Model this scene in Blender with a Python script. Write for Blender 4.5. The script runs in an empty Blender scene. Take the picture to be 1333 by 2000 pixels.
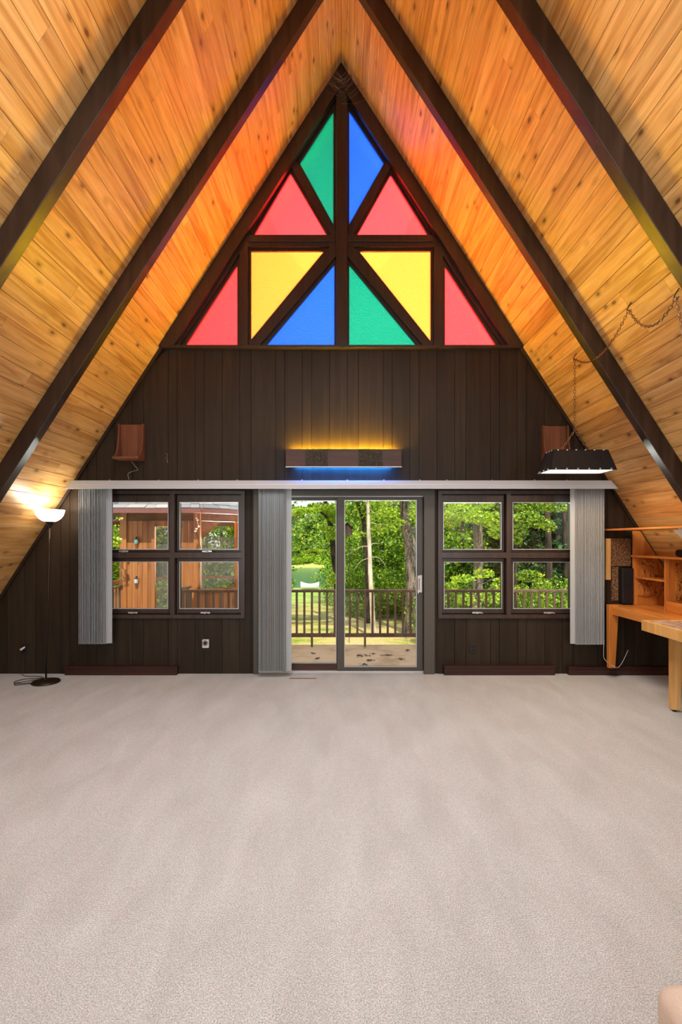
import bpy, bmesh, math, random
import numpy as np
from mathutils import Vector, Matrix
from mathutils.geometry import tessellate_polygon
random.seed(7)
PI = math.pi
sc = bpy.context.scene
C = sc.collection

# ------------------------------------------------------------------ camera
F = 957.0                      # focal length in pixels of the 1333 x 2000 frame
EYE = 1.526
WALL = 5.6                     # distance to the inner face of the gable wall
cam = bpy.data.cameras.new('camera'); camo = bpy.data.objects.new('camera', cam); C.objects.link(camo)
camo.location = (0, 0, EYE); camo.rotation_euler = (PI/2, 0, 0)
cam.sensor_fit = 'AUTO'; cam.sensor_width = 36.0; cam.lens = F*36/2000
cam.shift_y = 55/2000; cam.shift_x = -0.25/2000; cam.clip_end = 400; cam.clip_start = 0.05
sc.camera = camo

# ------------------------------------------------------------------ colour management, light
sc.view_settings.view_transform = 'Standard'; sc.view_settings.look = 'None'
sc.view_settings.exposure = 0.08; sc.view_settings.gamma = 1.0; sc.view_settings.use_curve_mapping = False
cy = sc.cycles
cy.use_denoising = True; cy.max_bounces = 9; cy.diffuse_bounces = 5; cy.glossy_bounces = 3
cy.transmission_bounces = 6; cy.transparent_max_bounces = 12; cy.sample_clamp_indirect = 6.0
cy.caustics_reflective = False; cy.caustics_refractive = True

w = bpy.data.worlds.new('sky'); sc.world = w; w.use_nodes = True
nt = w.node_tree; nt.nodes.clear()
wo = nt.nodes.new('ShaderNodeOutputWorld'); bg = nt.nodes.new('ShaderNodeBackground')
tc = nt.nodes.new('ShaderNodeTexCoord'); sx = nt.nodes.new('ShaderNodeSeparateXYZ')
rp = nt.nodes.new('ShaderNodeValToRGB')
nt.links.new(tc.outputs['Generated'], sx.inputs[0]); nt.links.new(sx.outputs['Z'], rp.inputs[0])
rp.color_ramp.elements[0].position = 0.0; rp.color_ramp.elements[0].color = (1.0, 1.0, 0.98, 1)
rp.color_ramp.elements[1].position = 0.9; rp.color_ramp.elements[1].color = (0.45, 0.62, 1.0, 1)
e = rp.color_ramp.elements.new(0.5); e.color = (0.85, 0.93, 1.0, 1)
nt.links.new(rp.outputs[0], bg.inputs[0]); bg.inputs[1].default_value = 1.7
nt.links.new(bg.outputs[0], wo.inputs[0])

def lamp(name, kind, loc, energy, color=(1, 1, 1), target=None, **kw):
    l = bpy.data.lights.new(name, kind); l.energy = energy; l.color = color
    for k, v in kw.items(): setattr(l, k, v)
    o = bpy.data.objects.new(name, l); o.location = loc; C.objects.link(o)
    if target is not None:
        o.rotation_euler = (Vector(target)-Vector(loc)).to_track_quat('-Z', 'Y').to_euler()
    return o
# sun from behind the house, about 55 degrees high
lamp('sun', 'SUN', (0, -20, 30), 5.6, (1.0, 0.93, 0.80), target=(-2.6, -20+17.0, 30-25.5), angle=0.009)
# added fill light, standing in for daylight from an unseen rear gable
lamp('rear_gable_fill', 'AREA', (0, -3.3, 4.3), 60, (0.93, 0.97, 1.0), target=(0, 2.5, 0.0), shape='RECTANGLE', size=2.6, size_y=1.6)
# added overhead fill light, not a real fixture; out of view above
lamp('overhead_fill', 'AREA', (0, 2.3, 4.9), 108, (0.90, 0.96, 1.0), target=(0, 2.45, 0), shape='RECTANGLE', size=2.4, size_y=1.0, spread=2.4)
# added fill lights low at the rear, left and right; no windows there
for side in (-1, 1):
    lamp('low_rear_fill', 'AREA', (side*2.62, -3.5, 1.5), 56, (0.93, 0.97, 1.0), target=(side*2.75, 4.0, 1.3), shape='RECTANGLE', size=0.55, size_y=1.9)
# added outdoor light, unseen by the camera, throws coloured glass glow onto the ceiling
glow_fill = lamp('gable_glow_fill', 'AREA', (0, 10.3, 0.9), 2900, (1.0, 0.98, 0.94), target=(0, 5.6, 5.3), shape='RECTANGLE', size=6.0, size_y=1.6, spread=1.2)
glow_fill.visible_camera = False

# ------------------------------------------------------------------ materials
def mat(name):
    m = bpy.data.materials.new(name); m.use_nodes = True; m.node_tree.nodes.clear()
    return m, m.node_tree
def N(t, kind, **kw):
    n = t.nodes.new(kind)
    for k, v in kw.items():
        if k.startswith('i_'):
            key = k[2:]
            n.inputs[int(key) if key.isdigit() else key].default_value = v
        else: setattr(n, k, v)
    return n
def L(t, a, b): t.links.new(a, b)
def ramp(t, fac, stops, interp='LINEAR'):
    r = t.nodes.new('ShaderNodeValToRGB'); cr = r.color_ramp; cr.interpolation = interp
    cr.elements[0].position = stops[0][0]; cr.elements[0].color = (*stops[0][1], 1)
    cr.elements[1].position = stops[-1][0]; cr.elements[1].color = (*stops[-1][1], 1)
    for p, c in stops[1:-1]:
        e = cr.elements.new(p); e.color = (*c, 1)
    if fac is not None: t.links.new(fac, r.inputs[0])
    return r
def mixc(t, fac, a, b, mode='MIX'):
    m = t.nodes.new('ShaderNodeMix'); m.data_type = 'RGBA'; m.blend_type = mode
    for sock, v in ((m.inputs[0], fac), (m.inputs[6], a), (m.inputs[7], b)):
        if isinstance(v, (int, float)): sock.default_value = v
        elif isinstance(v, tuple): sock.default_value = (*v, 1)
        else: t.links.new(v, sock)
    return m.outputs[2]
def mth(t, op, a, b=None, clamp=False):
    m = t.nodes.new('ShaderNodeMath'); m.operation = op; m.use_clamp = clamp
    for i, v in enumerate((a, b)):
        if v is None: continue
        if isinstance(v, (int, float)): m.inputs[i].default_value = v
        else: t.links.new(v, m.inputs[i])
    return m.outputs[0]
def finish(t, col, rough=0.6, bump=None, bs=0.3, bd=0.002, spec=0.5, metal=0.0, extra=None):
    p = N(t, 'ShaderNodeBsdfPrincipled'); o = N(t, 'ShaderNodeOutputMaterial')
    if isinstance(col, tuple): p.inputs['Base Color'].default_value = (*col, 1)
    else: L(t, col, p.inputs['Base Color'])
    if isinstance(rough, (int, float)): p.inputs['Roughness'].default_value = rough
    else: L(t, rough, p.inputs['Roughness'])
    p.inputs['Specular IOR Level'].default_value = spec; p.inputs['Metallic'].default_value = metal
    if bump is not None:
        b = N(t, 'ShaderNodeBump', i_Strength=bs, i_Distance=bd); L(t, bump, b.inputs['Height']); L(t, b.outputs[0], p.inputs['Normal'])
    L(t, p.outputs[0], o.inputs[0])
    return p
def coords(t, scale=(1, 1, 1), island=0.0, rot=(0, 0, 0)):
    c = N(t, 'ShaderNodeTexCoord')
    v = c.outputs['Object']
    if island:
        g = N(t, 'ShaderNodeNewGeometry')
        a = N(t, 'ShaderNodeVectorMath', operation='SCALE'); a.inputs[0].default_value = (3.1, 7.7, 5.3)
        L(t, mth(t, 'MULTIPLY', g.outputs['Random Per Island'], island), a.inputs['Scale'])
        ad = N(t, 'ShaderNodeVectorMath', operation='ADD'); L(t, v, ad.inputs[0]); L(t, a.outputs[0], ad.inputs[1]); v = ad.outputs[0]
    m = N(t, 'ShaderNodeMapping'); m.inputs['Scale'].default_value = scale; m.inputs['Rotation'].default_value = rot
    L(t, v, m.inputs[0]); return m.outputs[0]

def wood(name, c1, c2, c3, axis='y', grain=60, rough=0.45, knots=0.0, vary=0.35, bs=0.15, spec=0.5, redder=None):
    m, t = mat(name)
    st = {'x': (0.06, 1, 1), 'y': (1, 0.06, 1), 'z': (1, 1, 0.06)}[axis]
    v = coords(t, st, island=9.0)
    n1 = N(t, 'ShaderNodeTexNoise', i_Scale=grain, i_Detail=4.0, i_Roughness=0.6, i_Distortion=0.4); L(t, v, n1.inputs['Vector'])
    n2 = N(t, 'ShaderNodeTexNoise', i_Scale=grain*0.22, i_Detail=2.0, i_Distortion=1.2); L(t, v, n2.inputs['Vector'])
    g = N(t, 'ShaderNodeNewGeometry')
    base = ramp(t, n2.outputs['Fac'], [(0.3, c1), (0.52, c2), (0.75, c3)]).outputs[0]
    fine = mth(t, 'MULTIPLY_ADD', n1.outputs['Fac'], 0.55); t.nodes[-1].inputs[2].default_value = 0.72
    col = mixc(t, 1.0, base, N(t, 'ShaderNodeCombineColor').outputs[0], 'MULTIPLY')
    cc = t.nodes['Combine Color'] if 'Combine Color' in t.nodes else [n for n in t.nodes if n.bl_idname == 'ShaderNodeCombineColor'][0]
    for i in range(3): L(t, fine, cc.inputs[i])
    if vary:
        r = ramp(t, g.outputs['Random Per Island'], [(0.0, (1-vary, 1-vary*1.1, 1-vary*1.2)), (0.35, (0.93, 0.9, 0.85)), (0.7, (1.05, 1.05, 1.02)), (1.0, (1+vary*0.35, 1+vary*0.35, 1+vary*0.4))])
        col = mixc(t, 1.0, col, r.outputs[0], 'MULTIPLY')
    bumpsrc = n1.outputs['Fac']
    if knots:
        kst = {'x': (0.5, 1, 1), 'y': (1, 0.5, 1), 'z': (1, 1, 0.5)}[axis]
        kv = coords(t, kst, island=9.0)
        vo = N(t, 'ShaderNodeTexVoronoi', i_Scale=knots, i_Randomness=1.0); L(t, kv, vo.inputs['Vector'])
        nz = N(t, 'ShaderNodeTexNoise', i_Scale=25.0, i_Detail=2.0); L(t, kv, nz.inputs['Vector'])
        d = mth(t, 'ADD', vo.outputs['Distance'], mth(t, 'MULTIPLY', mth(t, 'SUBTRACT', nz.outputs['Fac'], 0.5), 0.10))
        core = ramp(t, d, [(0.05, (1, 1, 1)), (0.135, (0, 0, 0))])
        halo = ramp(t, d, [(0.10, (1, 1, 1)), (0.28, (0, 0, 0))])
        ct = tuple(x*0.62 for x in c1)
        col = mixc(t, mth(t, 'MULTIPLY', halo.outputs[0], 0.55), col, ct)
        col = mixc(t, mth(t, 'MULTIPLY', core.outputs[0], 0.85), col, (c1[0]*0.22, c1[1]*0.16, c1[2]*0.15))
    finish(t, col, rough, bumpsrc, bs, 0.001, spec)
    return m

def plain(name, col, rough=0.5, metal=0.0, noise=0.06, scale=40, bs=0.0, spec=0.5):
    m, t = mat(name)
    v = coords(t)
    n = N(t, 'ShaderNodeTexNoise', i_Scale=float(scale), i_Detail=3.0); L(t, v, n.inputs['Vector'])
    a = tuple(max(0, c*(1-noise*2)) for c in col); b = tuple(min(1, c*(1+noise*2)) for c in col)
    r = ramp(t, n.outputs['Fac'], [(0.3, a), (0.7, b)])
    finish(t, r.outputs[0], rough, n.outputs['Fac'] if bs else None, bs, 0.002, spec, metal)
    return m
def emis(name, col, strength):
    m, t = mat(name)
    e = N(t, 'ShaderNodeEmission'); e.inputs[0].default_value = (*col, 1); e.inputs[1].default_value = strength
    o = N(t, 'ShaderNodeOutputMaterial'); L(t, e.outputs[0], o.inputs[0]); return m

M = {}
M['cedar'] = wood('ceiling_boards', (0.52, 0.265, 0.080), (0.77, 0.465, 0.170), (0.86, 0.59, 0.27), 'y', 70, 0.40, knots=7.6, vary=0.15)
M['rafter'] = wood('dark_rafter', (0.014, 0.007, 0.005), (0.030, 0.015, 0.010), (0.052, 0.028, 0.019), 'z', 40, 0.36, vary=0.0, bs=0.4)
M['wall'] = wood('dark_panelling', (0.023, 0.0145, 0.0085), (0.031, 0.0205, 0.0125), (0.041, 0.028, 0.018), 'z', 50, 0.5, vary=0.18, bs=0.2, spec=0.25)
M['frame'] = wood('dark_window_frame', (0.018, 0.010, 0.007), (0.027, 0.016, 0.011), (0.036, 0.022, 0.015), 'z', 50, 0.38, vary=0.0)
M['winframe'] = wood('brown_window_frame', (0.036, 0.021, 0.016), (0.052, 0.032, 0.025), (0.066, 0.042, 0.033), 'z', 50, 0.32, vary=0.0)
M['mahog'] = wood('mahogany_baseboard', (0.030, 0.008, 0.006), (0.045, 0.012, 0.008), (0.06, 0.018, 0.012), 'x', 50, 0.4, vary=0.0)
M['pine'] = wood('orange_pine', (0.50, 0.160, 0.030), (0.62, 0.235, 0.048), (0.72, 0.31, 0.08), 'y', 40, 0.30, knots=0, vary=0.1)
M['pinex'] = wood('orange_pine_upright', (0.50, 0.160, 0.030), (0.62, 0.235, 0.048), (0.72, 0.31, 0.08), 'z', 40, 0.30, vary=0.1)
M['palepine'] = wood('pale_pine', (0.62, 0.33, 0.10), (0.76, 0.45, 0.16), (0.82, 0.54, 0.24), 'z', 40, 0.35, vary=0.05)
M['sconce'] = wood('red_brown_shelf', (0.13, 0.045, 0.020), (0.19, 0.066, 0.030), (0.24, 0.09, 0.045), 'z', 40, 0.4, vary=0.1)
M['valbox'] = wood('brown_box_light', (0.040, 0.015, 0.009), (0.058, 0.022, 0.014), (0.078, 0.032, 0.02), 'x', 60, 0.5, vary=0.0)
M['extwood'] = wood('gazebo_siding', (0.22, 0.075, 0.020), (0.36, 0.135, 0.036), (0.47, 0.20, 0.06), 'z', 30, 0.6, knots=4.5, vary=0.5)
M['extdark'] = wood('gazebo_beams', (0.07, 0.032, 0.012), (0.11, 0.05, 0.018), (0.16, 0.075, 0.03), 'x', 30, 0.7, vary=0.2)
M['rail'] = wood('deck_rail', (0.10, 0.057, 0.035), (0.15, 0.09, 0.055), (0.20, 0.125, 0.08), 'z', 30, 0.7, vary=0.15)
M['fascia'] = plain('red_fascia', (0.20, 0.07, 0.06), 0.6)
M['doormetal'] = plain('taupe_door_frame', (0.085, 0.076, 0.064), 0.42, 0.0, 0.03)
M['chrome'] = plain('silver_latch', (0.75, 0.76, 0.8), 0.25, 1.0, 0.02)
M['silver'] = plain('silver_trim', (0.62, 0.64, 0.68), 0.35, 0.3, 0.02)
M['white'] = plain('white_plastic', (0.75, 0.72, 0.68), 0.4, 0.0, 0.02)
M['black'] = plain('black_plastic', (0.012, 0.012, 0.013), 0.4, 0.0, 0.1)
M['darkmetal'] = plain('dark_bronze', (0.035, 0.022, 0.016), 0.3, 0.5, 0.1)
M['brass'] = plain('aged_brass_chain', (0.28, 0.17, 0.085), 0.4, 0.8, 0.15)
M['beige'] = plain('beige_upholstery', (0.62, 0.50, 0.41), 0.8, 0, 0.04, 300, 0.3)
M['reddark'] = plain('dark_red_plastic', (0.10, 0.012, 0.01), 0.3)
M['gap'] = plain('dark_backing', (0.006, 0.004, 0.003), 0.9)
M['roofwood'] = plain('outer_roof', (0.06, 0.05, 0.045), 0.9)

def mk_carpet():
    m, t = mat('carpet')
    v = coords(t)
    n1 = N(t, 'ShaderNodeTexNoise', i_Scale=190.0, i_Detail=3.0, i_Roughness=0.7); L(t, v, n1.inputs['Vector'])
    v2 = coords(t, (1.0, 0.35, 1), rot=(0, 0, 0.5))
    n2 = N(t, 'ShaderNodeTexNoise', i_Scale=5.0, i_Detail=4.0, i_Distortion=0.5); L(t, v2, n2.inputs['Vector'])
    n3 = N(t, 'ShaderNodeTexNoise', i_Scale=38.0, i_Detail=3.0, i_Roughness=0.7); L(t, v, n3.inputs['Vector'])
    a = ramp(t, n1.outputs['Fac'], [(0.32, (0.27, 0.285, 0.285)), (0.5, (0.545, 0.565, 0.57)), (0.66, (0.82, 0.845, 0.855))])
    b = ramp(t, n2.outputs['Fac'], [(0.3, (0.90, 0.89, 0.88)), (0.7, (1.06, 1.06, 1.06))])
    c = ramp(t, n3.outputs['Fac'], [(0.3, (0.90, 0.90, 0.90)), (0.7, (1.05, 1.05, 1.05))])
    col = mixc(t, 1.0, mixc(t, 1.0, a.outputs[0], b.outputs[0], 'MULTIPLY'), c.outputs[0], 'MULTIPLY')
    p = finish(t, col, 0.95, n1.outputs['Fac'], 0.8, 0.006, 0.1)
    p.inputs['Sheen Weight'].default_value = 0.25
    return m
M['carpet'] = mk_carpet()

def mk_blind():
    m, t = mat('blind_fabric')
    v = coords(t)
    n1 = N(t, 'ShaderNodeTexNoise', i_Scale=260.0, i_Detail=2.0); L(t, v, n1.inputs['Vector'])
    a = ramp(t, n1.outputs['Fac'], [(0.3, (0.42, 0.45, 0.475)), (0.7, (0.58, 0.62, 0.65))])
    d = N(t, 'ShaderNodeBsdfDiffuse'); L(t, a.outputs[0], d.inputs[0])
    tr = N(t, 'ShaderNodeBsdfTranslucent'); L(t, a.outputs[0], tr.inputs[0])
    mx = N(t, 'ShaderNodeMixShader'); mx.inputs[0].default_value = 0.12
    o = N(t, 'ShaderNodeOutputMaterial'); L(t, d.outputs[0], mx.inputs[1]); L(t, tr.outputs[0], mx.inputs[2]); L(t, mx.outputs[0], o.inputs[0])
    return m
M['blind'] = mk_blind()
M['valance'] = plain('grey_valance_fabric', (0.58, 0.67, 0.74), 0.85, 0, 0.06, 260)
M['cobweb'] = plain('cobweb_dust', (0.20, 0.16, 0.13), 0.9)

def mk_glass():
    m, t = mat('clear_glass')
    tr = N(t, 'ShaderNodeBsdfTransparent'); tr.inputs[0].default_value = (0.95, 0.97, 0.96, 1)
    g = N(t, 'ShaderNodeBsdfGlossy'); g.inputs['Roughness'].default_value = 0.02
    fr = N(t, 'ShaderNodeFresnel'); fr.inputs[0].default_value = 1.35
    mx = N(t, 'ShaderNodeMixShader'); L(t, fr.outputs[0], mx.inputs[0]); L(t, tr.outputs[0], mx.inputs[1]); L(t, g.outputs[0], mx.inputs[2])
    o = N(t, 'ShaderNodeOutputMaterial'); L(t, mx.outputs[0], o.inputs[0]); return m
M['glass'] = mk_glass()

def stained(name, col):
    m, t = mat(name)
    v = coords(t)
    n = N(t, 'ShaderNodeTexNoise', i_Scale=42.0, i_Detail=2.0, i_Roughness=0.5); L(t, v, n.inputs['Vector'])
    vo = N(t, 'ShaderNodeTexVoronoi', i_Scale=70.0); L(t, v, vo.inputs['Vector'])
    h = mth(t, 'ADD', n.outputs['Fac'], mth(t, 'MULTIPLY', vo.outputs['Distance'], 0.5))
    b = N(t, 'ShaderNodeBump', i_Strength=1.0, i_Distance=0.006); L(t, h, b.inputs['Height'])
    r = N(t, 'ShaderNodeBsdfRefraction'); r.inputs['Color'].default_value = (*col, 1); r.inputs['Roughness'].default_value = 0.30; r.inputs['IOR'].default_value = 1.12
    L(t, b.outputs[0], r.inputs['Normal'])
    tl = N(t, 'ShaderNodeBsdfTranslucent'); tl.inputs[0].default_value = (*col, 1)
    mx = N(t, 'ShaderNodeMixShader'); mx.inputs[0].default_value = 0.35; L(t, r.outputs[0], mx.inputs[1]); L(t, tl.outputs[0], mx.inputs[2])
    g = N(t, 'ShaderNodeBsdfGlossy'); g.inputs['Roughness'].default_value = 0.12; L(t, b.outputs[0], g.inputs['Normal'])
    m2 = N(t, 'ShaderNodeMixShader'); m2.inputs[0].default_value = 0.05; L(t, mx.outputs[0], m2.inputs[1]); L(t, g.outputs[0], m2.inputs[2])
    o = N(t, 'ShaderNodeOutputMaterial'); L(t, m2.outputs[0], o.inputs[0]); return m
def rt(*c): return tuple(math.sqrt(x) for x in c)
GL = {'red': stained('red_glass', rt(1.0, 0.020, 0.023)), 'yellow': stained('yellow_glass', rt(0.66, 0.105, 0.013)),
      'blue': stained('blue_glass', rt(0.0035, 0.027, 0.24)), 'green': stained('green_glass', rt(0.0005, 0.058, 0.033))}

def mk_leaf(name, cols, trans=0.45):
    m, t = mat(name)
    g = N(t, 'ShaderNodeNewGeometry')
    r = ramp(t, g.outputs['Random Per Island'], cols)
    d = N(t, 'ShaderNodeBsdfDiffuse'); L(t, r.outputs[0], d.inputs[0])
    tr = N(t, 'ShaderNodeBsdfTranslucent'); L(t, mixc(t, 1.0, r.outputs[0], (1.0, 1.0, 0.4), 'MULTIPLY'), tr.inputs[0])
    mx = N(t, 'ShaderNodeMixShader'); mx.inputs[0].default_value = trans
    L(t, d.outputs[0], mx.inputs[1]); L(t, tr.outputs[0], mx.inputs[2])
    gl = N(t, 'ShaderNodeBsdfGlossy'); gl.inputs['Roughness'].default_value = 0.45
    m2 = N(t, 'ShaderNodeMixShader'); m2.inputs[0].default_value = 0.04; L(t, mx.outputs[0], m2.inputs[1]); L(t, gl.outputs[0], m2.inputs[2])
    o = N(t, 'ShaderNodeOutputMaterial'); L(t, m2.outputs[0], o.inputs[0]); return m
M['leaf'] = mk_leaf('green_leaves', [(0.0, (0.03, 0.09, 0.010)), (0.4, (0.14, 0.30, 0.018)), (0.75, (0.36, 0.53, 0.03)), (1.0, (0.72, 0.76, 0.07))])
M['leafy'] = mk_leaf('yellow_green_leaves', [(0.0, (0.16, 0.34, 0.02)), (0.5, (0.38, 0.58, 0.035)), (1.0, (0.75, 0.80, 0.09))])
M['leafd'] = mk_leaf('dark_needles', [(0.0, (0.012, 0.035, 0.010)), (0.6, (0.04, 0.10, 0.02)), (1.0, (0.13, 0.22, 0.04))], 0.2)
M['leaff'] = mk_leaf('far_leaves', [(0.0, (0.07, 0.15, 0.03)), (0.45, (0.25, 0.40, 0.06)), (0.8, (0.48, 0.62, 0.11)), (1.0, (0.80, 0.86, 0.22))])
M['deadleaf'] = plain('dead_leaves', (0.10, 0.045, 0.02), 0.8)

def bark(name, c1, c2, scale=14):
    m, t = mat(name)
    v = coords(t, (1, 1, 0.18))
    n = N(t, 'ShaderNodeTexNoise', i_Scale=float(scale), i_Detail=5.0, i_Roughness=0.65); L(t, v, n.inputs['Vector'])
    n2 = N(t, 'ShaderNodeTexNoise', i_Scale=3.0, i_Detail=2.0); L(t, coords(t), n2.inputs['Vector'])
    a = ramp(t, n.outputs['Fac'], [(0.35, c1), (0.65, c2)])
    col = mixc(t, 1.0, a.outputs[0], ramp(t, n2.outputs['Fac'], [(0.35, (0.7, 0.7, 0.7)), (0.7, (1.15, 1.1, 1.05))]).outputs[0], 'MULTIPLY')
    finish(t, col, 0.9, n.outputs['Fac'], 1.0, 0.03, 0.2); return m
M['bark'] = bark('grey_bark', (0.035, 0.028, 0.024), (0.36, 0.30, 0.25))
M['barkdark'] = bark('dark_bark', (0.025, 0.018, 0.014), (0.11, 0.08, 0.06))
M['birch'] = bark('pale_bark', (0.42, 0.33, 0.25), (0.82, 0.72, 0.60), 9)

def mk_ground():
    m, t = mat('lawn_grass')
    v = coords(t)
    n1 = N(t, 'ShaderNodeTexNoise', i_Scale=0.55, i_Detail=4.0, i_Roughness=0.6); L(t, v, n1.inputs['Vector'])
    n2 = N(t, 'ShaderNodeTexNoise', i_Scale=14.0, i_Detail=4.0, i_Roughness=0.7); L(t, v, n2.inputs['Vector'])
    a = ramp(t, n1.outputs['Fac'], [(0.30, (0.14, 0.27, 0.03)), (0.42, (0.42, 0.40, 0.08)), (0.50, (0.62, 0.46, 0.17)), (0.75, (0.66, 0.46, 0.22))])
    sy = N(t, 'ShaderNodeSeparateXYZ'); L(t, v, sy.inputs[0])
    far = ramp(t, mth(t, 'DIVIDE', mth(t, 'SUBTRACT', sy.outputs[1], 18.0), 14.0), [(0.0, (0, 0, 0)), (1.0, (1, 1, 1))])
    col = mixc(t, mth(t, 'MULTIPLY', far.outputs[0], 0.75), a.outputs[0], (0.26, 0.45, 0.06))
    bank = ramp(t, mth(t, 'DIVIDE', mth(t, 'SUBTRACT', sy.outputs[1], 65.0), 10.0), [(0.0, (0, 0, 0)), (1.0, (1, 1, 1))])
    col = mixc(t, mth(t, 'MULTIPLY', bank.outputs[0], 0.7), col, (0.62, 0.62, 0.16))
    col = mixc(t, 1.0, col, ramp(t, n2.outputs['Fac'], [(0.3, (0.6, 0.6, 0.6)), (0.7, (1.2, 1.2, 1.2))]).outputs[0], 'MULTIPLY')
    finish(t, col, 0.95, n2.outputs['Fac'], 0.6, 0.05, 0.1); return m
M['ground'] = mk_ground()
def mk_water():
    m, t = mat('lake_water')
    v = coords(t, (0.5, 2.0, 1))
    n = N(t, 'ShaderNodeTexNoise', i_Scale=1.2, i_Detail=4.0); L(t, v, n.inputs['Vector'])
    finish(t, (0.055, 0.16, 0.09), 0.12, n.outputs['Fac'], 0.35, 0.12, 0.5); return m
M['water'] = mk_water()
def mk_deck():
    m, t = mat('deck_paint')
    v = coords(t)
    n = N(t, 'ShaderNodeTexNoise', i_Scale=2.2, i_Detail=5.0, i_Roughness=0.65); L(t, v, n.inputs['Vector'])
    a = ramp(t, n.outputs['Fac'], [(0.28, (0.36, 0.24, 0.13)), (0.5, (0.60, 0.43, 0.255)), (0.8, (0.66, 0.49, 0.31))])
    finish(t, a.outputs[0], 0.85, n.outputs['Fac'], 0.2, 0.01, 0.2); return m
M['deck'] = mk_deck()
def mk_shingle():
    m, t = mat('shingles')
    g = N(t, 'ShaderNodeNewGeometry')
    n = N(t, 'ShaderNodeTexNoise', i_Scale=60.0, i_Detail=2.0); L(t, coords(t), n.inputs['Vector'])
    a = ramp(t, g.outputs['Random Per Island'], [(0.0, (0.16, 0.17, 0.18)), (0.5, (0.27, 0.26, 0.25)), (1.0, (0.40, 0.37, 0.33))])
    finish(t, a.outputs[0], 0.9, n.outputs['Fac'], 0.4, 0.01, 0.2); return m
M['shingle'] = mk_shingle()
def mk_screen():
    m, t = mat('insect_screen')
    tr = N(t, 'ShaderNodeBsdfTransparent'); d = N(t, 'ShaderNodeBsdfDiffuse'); d.inputs[0].default_value = (0.16, 0.155, 0.145, 1)
    mx = N(t, 'ShaderNodeMixShader'); mx.inputs[0].default_value = 0.35; L(t, tr.outputs[0], mx.inputs[1]); L(t, d.outputs[0], mx.inputs[2])
    o = N(t, 'ShaderNodeOutputMaterial'); L(t, mx.outputs[0], o.inputs[0]); return m
M['screen'] = mk_screen()
def mk_cork():
    m, t = mat('speckled_cork')
    v = coords(t); n = N(t, 'ShaderNodeTexVoronoi', i_Scale=160.0); L(t, v, n.inputs['Vector'])
    sp = N(t, 'ShaderNodeSeparateColor'); L(t, n.outputs['Color'], sp.inputs[0])
    a = ramp(t, sp.outputs[0], [(0.0, (0.03, 0.015, 0.008)), (0.6, (0.14, 0.07, 0.03)), (1.0, (0.38, 0.21, 0.09))])
    finish(t, a.outputs[0], 0.9); return m
M['cork'] = mk_cork()
def mk_figured():
    m, t = mat('figured_plywood')
    v = coords(t, (1, 1, 0.6)); n = N(t, 'ShaderNodeTexNoise', i_Scale=22.0, i_Detail=3.0, i_Distortion=2.5); L(t, v, n.inputs['Vector'])
    a = ramp(t, n.outputs['Fac'], [(0.36, (0.12, 0.04, 0.01)), (0.5, (0.55, 0.22, 0.05)), (0.7, (0.68, 0.30, 0.08))])
    finish(t, a.outputs[0], 0.35); return m
M['figured'] = mk_figured()
def mk_relief():
    m, t = mat('carved_relief')
    v = coords(t); n = N(t, 'ShaderNodeTexNoise', i_Scale=45.0, i_Detail=2.0, i_Distortion=3.0); L(t, v, n.inputs['Vector'])
    a = ramp(t, n.outputs['Fac'], [(0.4, (0.02, 0.014, 0.01)), (0.6, (0.07, 0.055, 0.035))])
    finish(t, a.outputs[0], 0.35, n.outputs['Fac'], 1.0, 0.01, 0.6); return m
M['relief'] = mk_relief()
def mk_marble():
    m, t = mat('pale_tile_top')
    v = coords(t); n = N(t, 'ShaderNodeTexNoise', i_Scale=6.0, i_Detail=6.0, i_Distortion=2.0); L(t, v, n.inputs['Vector'])
    a = ramp(t, n.outputs['Fac'], [(0.42, (0.55, 0.45, 0.38)), (0.5, (0.22, 0.13, 0.09)), (0.55, (0.62, 0.55, 0.5))])
    finish(t, a.outputs[0], 0.2); return m
M['tile'] = mk_marble()

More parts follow.
